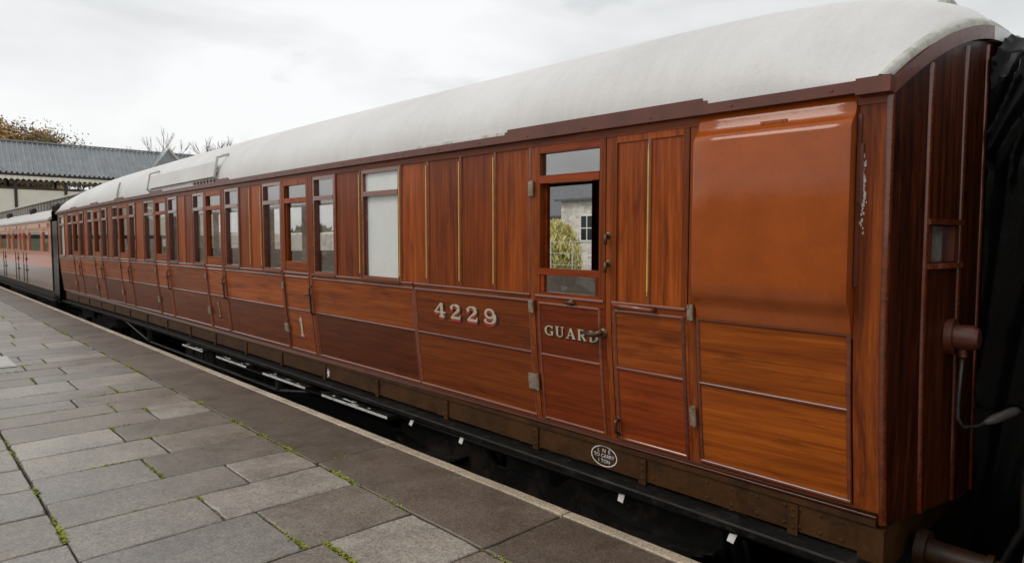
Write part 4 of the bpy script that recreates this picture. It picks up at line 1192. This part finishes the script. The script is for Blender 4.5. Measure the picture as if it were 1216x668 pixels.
# ------------------------------------------------------------------ covered footbridge over the line
FBR = empty('footbridge', (8, 46.5, GZ), 'covered footbridge with grey corrugated roof and cream parapet crossing beyond the coaches', 'footbridge')
bx0, bx1, by0, by1, bym = -5.5, 15.9, 45.0, 48.0, 46.5
ez, rz = 3.66, 5.5
bm = bmesh.new(); pitch = .24; nper = int((bx1 - bx0) / pitch)
prof = [(0, 0), (.22, 0), (.34, .09), (.58, .09), (.70, 0)]
xs = []
for i in range(nper):
    for p, h in prof: xs.append((bx0 + (i + p) * pitch, h))
for yA, yB in ((by0 - .35, bym), (by1 + .35, bym)):
    zA = ez - .05
    rows = [[Vector((x, yA + (yB - yA) * t, zA + (rz - zA) * t + h)) for x, h in xs] for t in (0, 1)]
    quadstrip(bm, rows)
box(bm, bx0, bx1, bym - .12, bym + .12, rz + .03, rz + .10)
build('roof', bm, M['sheet_roof'], FBR)
bm = bmesh.new()     # small cross gable where the stairs turn off
for (x0, x1) in ((11.9, 13.9),):
    xm = 13.0
    a = [bm.verts.new(p) for p in ((x0, by0 - .1, 4.0), (x1 + .5, by0 - .1, 4.0), (xm + .1, by0 - .1, 5.62))]
    b = [bm.verts.new(p) for p in ((x0, bym, 4.0), (x1 + .5, bym, 4.0), (xm + .1, bym, 5.62))]
    bm.faces.new(a)
    for k in range(3): bm.faces.new((a[k], a[(k + 1) % 3], b[(k + 1) % 3], b[k]))
ga = build('gable', bm, M['sheet_roof'], FBR)
bm = bmesh.new()
tube(bm, [(13.1, by0 - .14, 5.66), (14.5, by0 - .14, 3.98)], .09, 4); build('bargeboard', bm, M['white_worn_and_glint'], ga)
bm = bmesh.new(); box(bm, bx0, bx1, by0 - .30, by0 - .26, ez - .16, ez - .05); box(bm, bx0, bx1, by0 - .02, by0 + .06, ez - .2, ez - .1); box(bm, bx0, bx1, by1 + .26, by1 + .3, ez - .16, ez - .05)
build('fascia', bm, M['dark_timber'], FBR)
for yv in (by0 - .28, by1 + .28):
    bm = bmesh.new(); x = bx0
    while x < bx1:
        z0 = ez - .17; w = .26
        v = [bm.verts.new((x + p * w, yv, z)) for p, z in ((.02, z0), (.02, z0 - .16), (.3, z0 - .19), (.5, z0 - .27), (.7, z0 - .19), (.98, z0 - .16), (.98, z0))]
        bm.faces.new(v); x += w
    bm.normal_update(); bmesh.ops.solidify(bm, geom=bm.faces[:], thickness=.025); build('valance', bm, M['cream'], FBR)
for yv in (by0, by1):
    bm = bmesh.new(); box(bm, bx0, bx1, yv, yv + .06, .3, 2.78, 0); box(bm, bx0, bx1, yv - .03, yv + .09, 2.78, 2.90, 1)
    build('parapet', bm, [M['cream'], M['dark_timber']], FBR)
    for x in (-3.3, -.9, 1.5, 3.9, 5.35, 7.65, 10.0, 12.4, 14.8):
        bm = bmesh.new(); box(bm, x - .07, x + .07, yv - .05, yv - .002, .3, 2.9); box(bm, x - .07, x + .07, yv + .0, yv + .08, 2.9, ez); build('post', bm, M['dark_timber'], FBR)
bm = bmesh.new(); box(bm, bx0, bx1, by0 - .02, by1 + .08, .08, .3); build('deck', bm, M['dark_timber'], FBR)
for x in (-4.9, 13.0):
    bm = bmesh.new()
    for yv in (by0 + .2, by1 - .4): box(bm, x, x + .35, yv, yv + .35, GZ, .08)
    build('column', bm, M['dark_timber'], FBR)

# ------------------------------------------------------------------ buildings and walls beyond the train and on the platform
def house(name, x0, x1, y0, y1, zb, ze, zr, wm, label, cat, group=None, wins=(), wall_face='x0', chim=()):
    r = empty(name, ((x0 + x1) / 2, (y0 + y1) / 2, zb), label, cat, group)
    bm = bmesh.new(); xm = (x0 + x1) / 2
    v = lambda *p: bm.verts.new(p)
    for y in (y0, y1):
        bm.faces.new((v(x0, y, zb), v(x1, y, zb), v(x1, y, ze), v(xm, y, zr), v(x0, y, ze)))
    for x in (x0, x1):
        bm.faces.new((v(x, y0, zb), v(x, y1, zb), v(x, y1, ze), v(x, y0, ze)))
    build('wall', bm, wm, r)
    bm = bmesh.new(); sl = (zr - ze) / (xm - x0)
    for sgn, xe in ((1, x0), (-1, x1)):
        a = [Vector((xe - sgn * .35, y, ze - .35 * sl + .06)) for y in (y0 - .3, y1 + .3)]; b = [Vector((xm, y, zr + .06)) for y in (y0 - .3, y1 + .3)]
        t = Vector((0, 0, .14)); q = [bm.verts.new(p) for p in (a[0], a[1], b[1], b[0])]; q2 = [bm.verts.new(p + t) for p in (a[0], a[1], b[1], b[0])]
        bm.faces.new(q); bm.faces.new(q2)
        for k in range(4): bm.faces.new((q[k], q[(k + 1) % 4], q2[(k + 1) % 4], q2[k]))
    rf = build('roof', bm, M['slate'], r)
    for cy in chim:
        bm = bmesh.new(); box(bm, xm - .35, xm + .35, cy - .5, cy + .5, zr - .5, zr + 1.2); box(bm, xm - .42, xm + .42, cy - .57, cy + .57, zr + 1.2, zr + 1.32); build('chimney', bm, wm, rf)
    for (yc, zc, w, h) in wins:
        X = x0 if wall_face == 'x0' else x1; s = -1 if wall_face == 'x0' else 1
        bm = bmesh.new()
        for (a, b, c, d) in ((yc - w / 2 - .1, yc - w / 2, zc - h / 2 - .1, zc + h / 2 + .1), (yc + w / 2, yc + w / 2 + .1, zc - h / 2 - .1, zc + h / 2 + .1), (yc - w / 2, yc + w / 2, zc + h / 2, zc + h / 2 + .1), (yc - w / 2, yc + w / 2, zc - h / 2 - .1, zc - h / 2), (yc - .03, yc + .03, zc - h / 2, zc + h / 2), (yc - w / 2, yc - .03, zc - .03, zc + .03), (yc + .03, yc + w / 2, zc - .03, zc + .03)):
            xa, xb = sorted((X, X + s * .06)); box(bm, xa, xb, a, b, c, d)
        f = build('window', bm, M['white_wall'], r)
        bm = bmesh.new(); xa, xb = sorted((X + s * .006, X + s * .02)); box(bm, xa, xb, yc - w / 2, yc + w / 2, zc - h / 2, zc + h / 2); build('pane', bm, M['pane_dark'], f)
    return r
house('stone_house', 32, 40, 15.5, 29.2, GZ, 2.75, 6.6, M['stone_pale'], 'pale stone house with slate roof seen through the open guard window', 'house', wins=((27.0, .75, .95, 1.5), (22, .75, .95, 1.5), (18, .75, .95, 1.5)))
house('stone_cottage', 37, 43, 32.2, 44, GZ, 2.0, 5.2, M['stone_pale'], 'lower cottage with slate roof behind the pale stone house', 'house', wins=((35, .0, 1, 1.2),))
bm = bmesh.new(); rows = []  # unseen wall, added for the coach windows to reflect
for i in range(0, 181):
    y = -6 + i * .5; h = 1.5 + .04 * mnoise.noise(Vector((y, 3, 0)))
    rows.append([Vector((-7.0, y, PZ - .05)), Vector((-7.0, y, h)), Vector((-7.1, y, h + .1)), Vector((-7.4, y, h + .1)), Vector((-7.5, y, h)), Vector((-7.5, y, PZ - .05))])
vs = quadstrip(bm, rows, close=True); bm.faces.new(vs[0]); bm.faces.new(vs[-1])
own('added_reflection_wall', bm, M['stone'], (-7.25, 39, PZ), 'unseen stone wall added behind the platform for window reflections', 'wall')
for hx, hy, w, hh, lab in ((9.5, 112, 7, 6.2, 'white house glimpsed under the middle of the footbridge roof'), (1.0, 112, 9, 6.0, 'white house glimpsed at the far end of the footbridge')):
    house('white_house', hx, hx + w, hy, hy + 8, GZ, hh - 1.5, hh, M['white_wall'], lab, 'house')
# boundary wall across the line, seen through the coach windows
bm = bmesh.new(); rows = []
for i in range(0, 121):
    y = 19.0 + i * .45; h = .30 + .05 * mnoise.noise(Vector((y, 0, 0)))
    rows.append([Vector((15.6, y, GZ)), Vector((15.6, y, h)), Vector((15.7, y, h + .08)), Vector((15.95, y, h + .08)), Vector((16.05, y, h)), Vector((16.05, y, GZ))])
vs = quadstrip(bm, rows, close=True); bm.faces.new(vs[0]); bm.faces.new(vs[-1])
own('boundary_wall', bm, M['stone_pale'], (15.8, 46, GZ), 'tall rubble stone wall across the line, seen through the coach windows', 'wall')
# fence by the bush
FN = empty('wire_fence', (17, 15, GZ), 'thin pale wire fence in front of the straw coloured bush', 'fence')
for k in range(9):
    bm = bmesh.new(); y = 11 + k * 1.0; box(bm, 16.985, 17.015, y - .015, y + .015, GZ, 0.0); build('post', bm, M['white_worn_and_glint'], FN)
for z in (-.05, -.45, -.85):
    bm = bmesh.new(); box(bm, 16.955, 16.968, 10.8, 19.2, z - .009, z + .009); build('rail', bm, M['white_worn_and_glint'], FN)

# ------------------------------------------------------------------ trees
def tree(name, base, h, spread, leaf, n_leaf, label, cat, group, seed, bark='bark', leafsize=.16, bare=False, levels=4, low=.25, squash=1.):
    rr = random.Random(seed); base = Vector(base)
    r = empty(name, base, label, cat, group)
    bm = bmesh.new(); tips = []
    def grow(p, d, L, rad, lev):
        pts = [p]; q = p.copy(); dd = d.copy()
        for k in range(3):
            dd = (dd + Vector((rr.gauss(0, .14), rr.gauss(0, .14), rr.gauss(.05, .08)))).normalized(); q = q + dd * L / 3; pts.append(q.copy())
        tube(bm, pts, [rad, rad * .86, rad * .72, rad * .58], 6 if lev > 1 else 4, caps=False)
        if lev <= 1: tips.extend(pts[1:])
        if lev == 0: return
        for k in range(rr.choice((3, 4)) if lev > 1 else 4):
            ang = rr.uniform(0, 2 * pi); tilt = rr.uniform(.35, .85) * spread
            a = dd.orthogonal().normalized(); b = dd.cross(a)
            nd = (dd * cos(tilt) + (a * cos(ang) + b * sin(ang)) * sin(tilt)).normalized()
            grow(pts[-1] if k < 2 else pts[rr.choice((2, 2, 3))], nd, L * rr.uniform(.62, .85), rad * .55, lev - 1)
    grow(base, Vector((0, 0, 1)), h * .34, h * .028, levels)
    zt = max(t.z for t in tips) - base.z; f = h / zt
    for v in bm.verts: v.co = base + (v.co - base) * f
    tips = [base + (t - base) * f for t in tips]
    build('trunk', bm, M[bark], r, smooth=True)
    if n_leaf:
        bm = bmesh.new()
        for _ in range(n_leaf):
            c = rr.choice(tips) + Vector((rr.gauss(0, .32), rr.gauss(0, .32), rr.gauss(0, .26)))* (h / 10)
            a = Vector((rr.gauss(0, 1), rr.gauss(0, 1), rr.gauss(0, 1))).normalized(); b = a.orthogonal().normalized(); s_ = leafsize * rr.uniform(.5, 1.3)
            bm.faces.new([bm.verts.new(c + v_) for v_ in (a * s_, b * s_ * .6, -a * s_, -b * s_ * .6)])
        build('crown', bm, M[leaf], r, recalc=False)
    return r
GT = 'trees beyond the footbridge'
tree('autumn_tree', (6.4, 74, GZ), 13.2, 1.0, 'leaf_orange', 48000, 'orange autumn tree at the far edge behind the footbridge roof', 'tree', GT, 3, leafsize=.21)
tree('autumn_tree', (8.6, 80, GZ), 11.3, 1.0, 'leaf_orange', 48000, 'orange brown tree below the sparse tree behind the footbridge', 'tree', GT, 4, leafsize=.21)
tree('sparse_tree', (9.3, 72, GZ), 13.6, .8, 'leaf_brown', 9000, 'sparse dark tree rising above the footbridge roof', 'tree', GT, 11, leafsize=.11)
tree('green_tree', (14.5, 84, GZ), 11.6, 1.0, 'leaf_green', 8000, 'green and yellow tree showing under the footbridge roof', 'tree', GT, 6, leafsize=.14)
tree('green_tree', (4.2, 86, GZ), 10.5, 1.0, 'leaf_green', 8000, 'dark green tree behind the parapet posts of the footbridge', 'tree', GT, 9, leafsize=.14)
tree('bare_tree', (22.9, 76, GZ), 14.9, .5, None, 0, 'bare pale tree standing above the gable of the footbridge', 'tree', GT, 12, bark='bark_pale', levels=5)
tree('bare_tree', (28.0, 78, GZ), 14.9, .42, None, 0, 'slim bare tree just above the coach roof beside the gable tree', 'tree', GT, 13, bark='bark_pale', levels=5)
# bush and shrubs by the stone house
def bush(name, c, rx, rz_, n, leaf, label, cat, seed, ls=.09):
    rr = random.Random(seed); r = empty(name, c, label, cat)
    bm = bmesh.new()
    for k in range(26):
        a = rr.uniform(0, 6.28); rad = rr.uniform(.2, .9) * rx
        tube(bm, [c, (c[0] + cos(a) * rad * .5, c[1] + sin(a) * rad * .5, c[2] + rz_ * .9), (c[0] + cos(a) * rad, c[1] + sin(a) * rad, c[2] + rz_ * rr.uniform(1.3, 1.8))], [.03, .02, .008], 4, caps=False)
    build('stem', bm, M['bark_pale'], r)
    bm = bmesh.new()
    for _ in range(n):
        a = rr.uniform(0, 6.28); z = rr.uniform(-.85, 1); q = sqrt(1 - z * z) * rr.uniform(.55, 1.05)
        k = 1 + .18 * mnoise.noise(Vector((cos(a) * 2, sin(a) * 2, z * 2 + seed)))
        p = Vector((c[0] + cos(a) * q * rx * k, c[1] + sin(a) * q * rx * k, c[2] + rz_ + z * rz_ * k))
        d = Vector((rr.gauss(0, .5), rr.gauss(0, .5), 1)).normalized(); b = d.orthogonal().normalized(); b = Matrix.Rotation(rr.uniform(0, 6.28), 3, d) @ b; s_ = ls * rr.uniform(.6, 1.4)
        bm.faces.new([bm.verts.new(p + v_) for v_ in (d * s_ * 1.6, b * s_ * .4, -d * s_ * 1.6, -b * s_ * .4)])
    build('foliage', bm, M[leaf], r, recalc=False)
bush('round_bush', (20.0, 18.7, GZ), 1.15, 1.72, 9000, 'leaf_straw', 'rounded straw coloured bush seen through the open guard window', 'bush', 2)
for k, (x, y, rx, rz_, lab) in enumerate(((19.6, 39, 1.9, 1.8, 'leafy green shrub behind the boundary wall, nearer of the two'), (19.4, 62, 2.2, 1.9, 'leafy green shrub behind the boundary wall, farther of the two'))):
    bush('green_shrub', (x, y, GZ), rx, rz_, 5000, 'leaf_green', lab, 'shrub', 20 + k, .16)
tree('garden_tree', (44, 47, GZ), 10.5, 1.0, 'leaf_green', 5000, 'tree rising behind the cottage and stone house', 'tree', None, 31, leafsize=.14)
# far hills
bm = bmesh.new(); rows = []
for i in range(61):
    x = -420 + i * 14
    rows.append([Vector((x, 330 + 20 * sin(i * .4), GZ - 1)), Vector((x, 380, 1.5 + 3 * mnoise.noise(Vector((i * .13, 1, 0))))), Vector((x, 460, 3 + 4 * mnoise.noise(Vector((i * .11, 5, 0))))), Vector((x, 600, GZ - 1))])
quadstrip(bm, rows); struct('hills', bm, M['grassland'], smooth=True)

# ------------------------------------------------------------------ light
SUN_EL, SUN_AZ = 48, -58           # azimuth from +Y towards +X: the bright part of the cloud is ahead and to the left
world = bpy.data.worlds.new('World'); scene.world = world; world.use_nodes = True
nt = world.node_tree; bg = nt.nodes['Background']
sky = nt.nodes.new('ShaderNodeTexSky'); sky.sky_type = 'NISHITA'; sky.sun_disc = False
sky.sun_elevation = radians(SUN_EL); sky.sun_rotation = radians(SUN_AZ); sky.air_density = 1.2; sky.dust_density = 3.0
tc = nt.nodes.new('ShaderNodeTexCoord'); mp = nt.nodes.new('ShaderNodeMapping'); mp.inputs['Scale'].default_value = (1, 1, 3.2)
nt.links.new(tc.outputs['Generated'], mp.inputs[0])
c1 = noise(nt, mp.outputs[0], 1.7, 5, .5, .35); c2 = noise(nt, mp.outputs[0], 4.5, 6, .55, .2)
cl = ramp(nt, c1, [(.36, (6.5, 6.62, 6.66)), (.48, (7.9, 8.0, 8.03)), (.60, (9.3, 9.4, 9.4))]).outputs[0]
wisp = ramp(nt, c2, [(.32, (.78, .79, .80)), (.42, (1, 1, 1))]).outputs[0]
cl = mix(nt, .55, cl, wisp, 'MULTIPLY')
fin = mix(nt, .93, sky.outputs[0], cl)
nt.links.new(fin, bg.inputs[0]); bg.inputs[1].default_value = .1
sun = bpy.data.lights.new('sun', 'SUN'); sun.energy = .9; sun.angle = radians(25); sun.color = (1, .96, .9)
so = bpy.data.objects.new('sun', sun); COL.objects.link(so)
sd = Vector((sin(radians(SUN_AZ)) * cos(radians(SUN_EL)), cos(radians(SUN_AZ)) * cos(radians(SUN_EL)), sin(radians(SUN_EL))))
so.rotation_euler = sd.to_track_quat('Z', 'Y').to_euler(); so.location = sd * 60

# ------------------------------------------------------------------ camera
F = 788. / 1216.
cam = bpy.data.cameras.new('camera'); cam.sensor_width = 36; cam.lens = 36 * F; cam.clip_start = .05; cam.clip_end = 3000
co = bpy.data.objects.new('camera', cam); COL.objects.link(co); scene.camera = co
yaw = atan(745 / 788.); pit = atan(49 / 788.)
fw = Vector((sin(yaw) * cos(pit), cos(yaw) * cos(pit), -sin(pit)))
co.rotation_euler = fw.to_track_quat('-Z', 'Y').to_euler()

vs_ = scene.view_settings; vs_.view_transform = 'Standard'; vs_.look = 'None'; vs_.gamma = 1; vs_.exposure = 0.12; vs_.use_curve_mapping = False
scene.cycles.max_bounces = 8; scene.cycles.transparent_max_bounces = 16; scene.cycles.use_denoising = True
scene.cycles.sample_clamp_indirect = 6
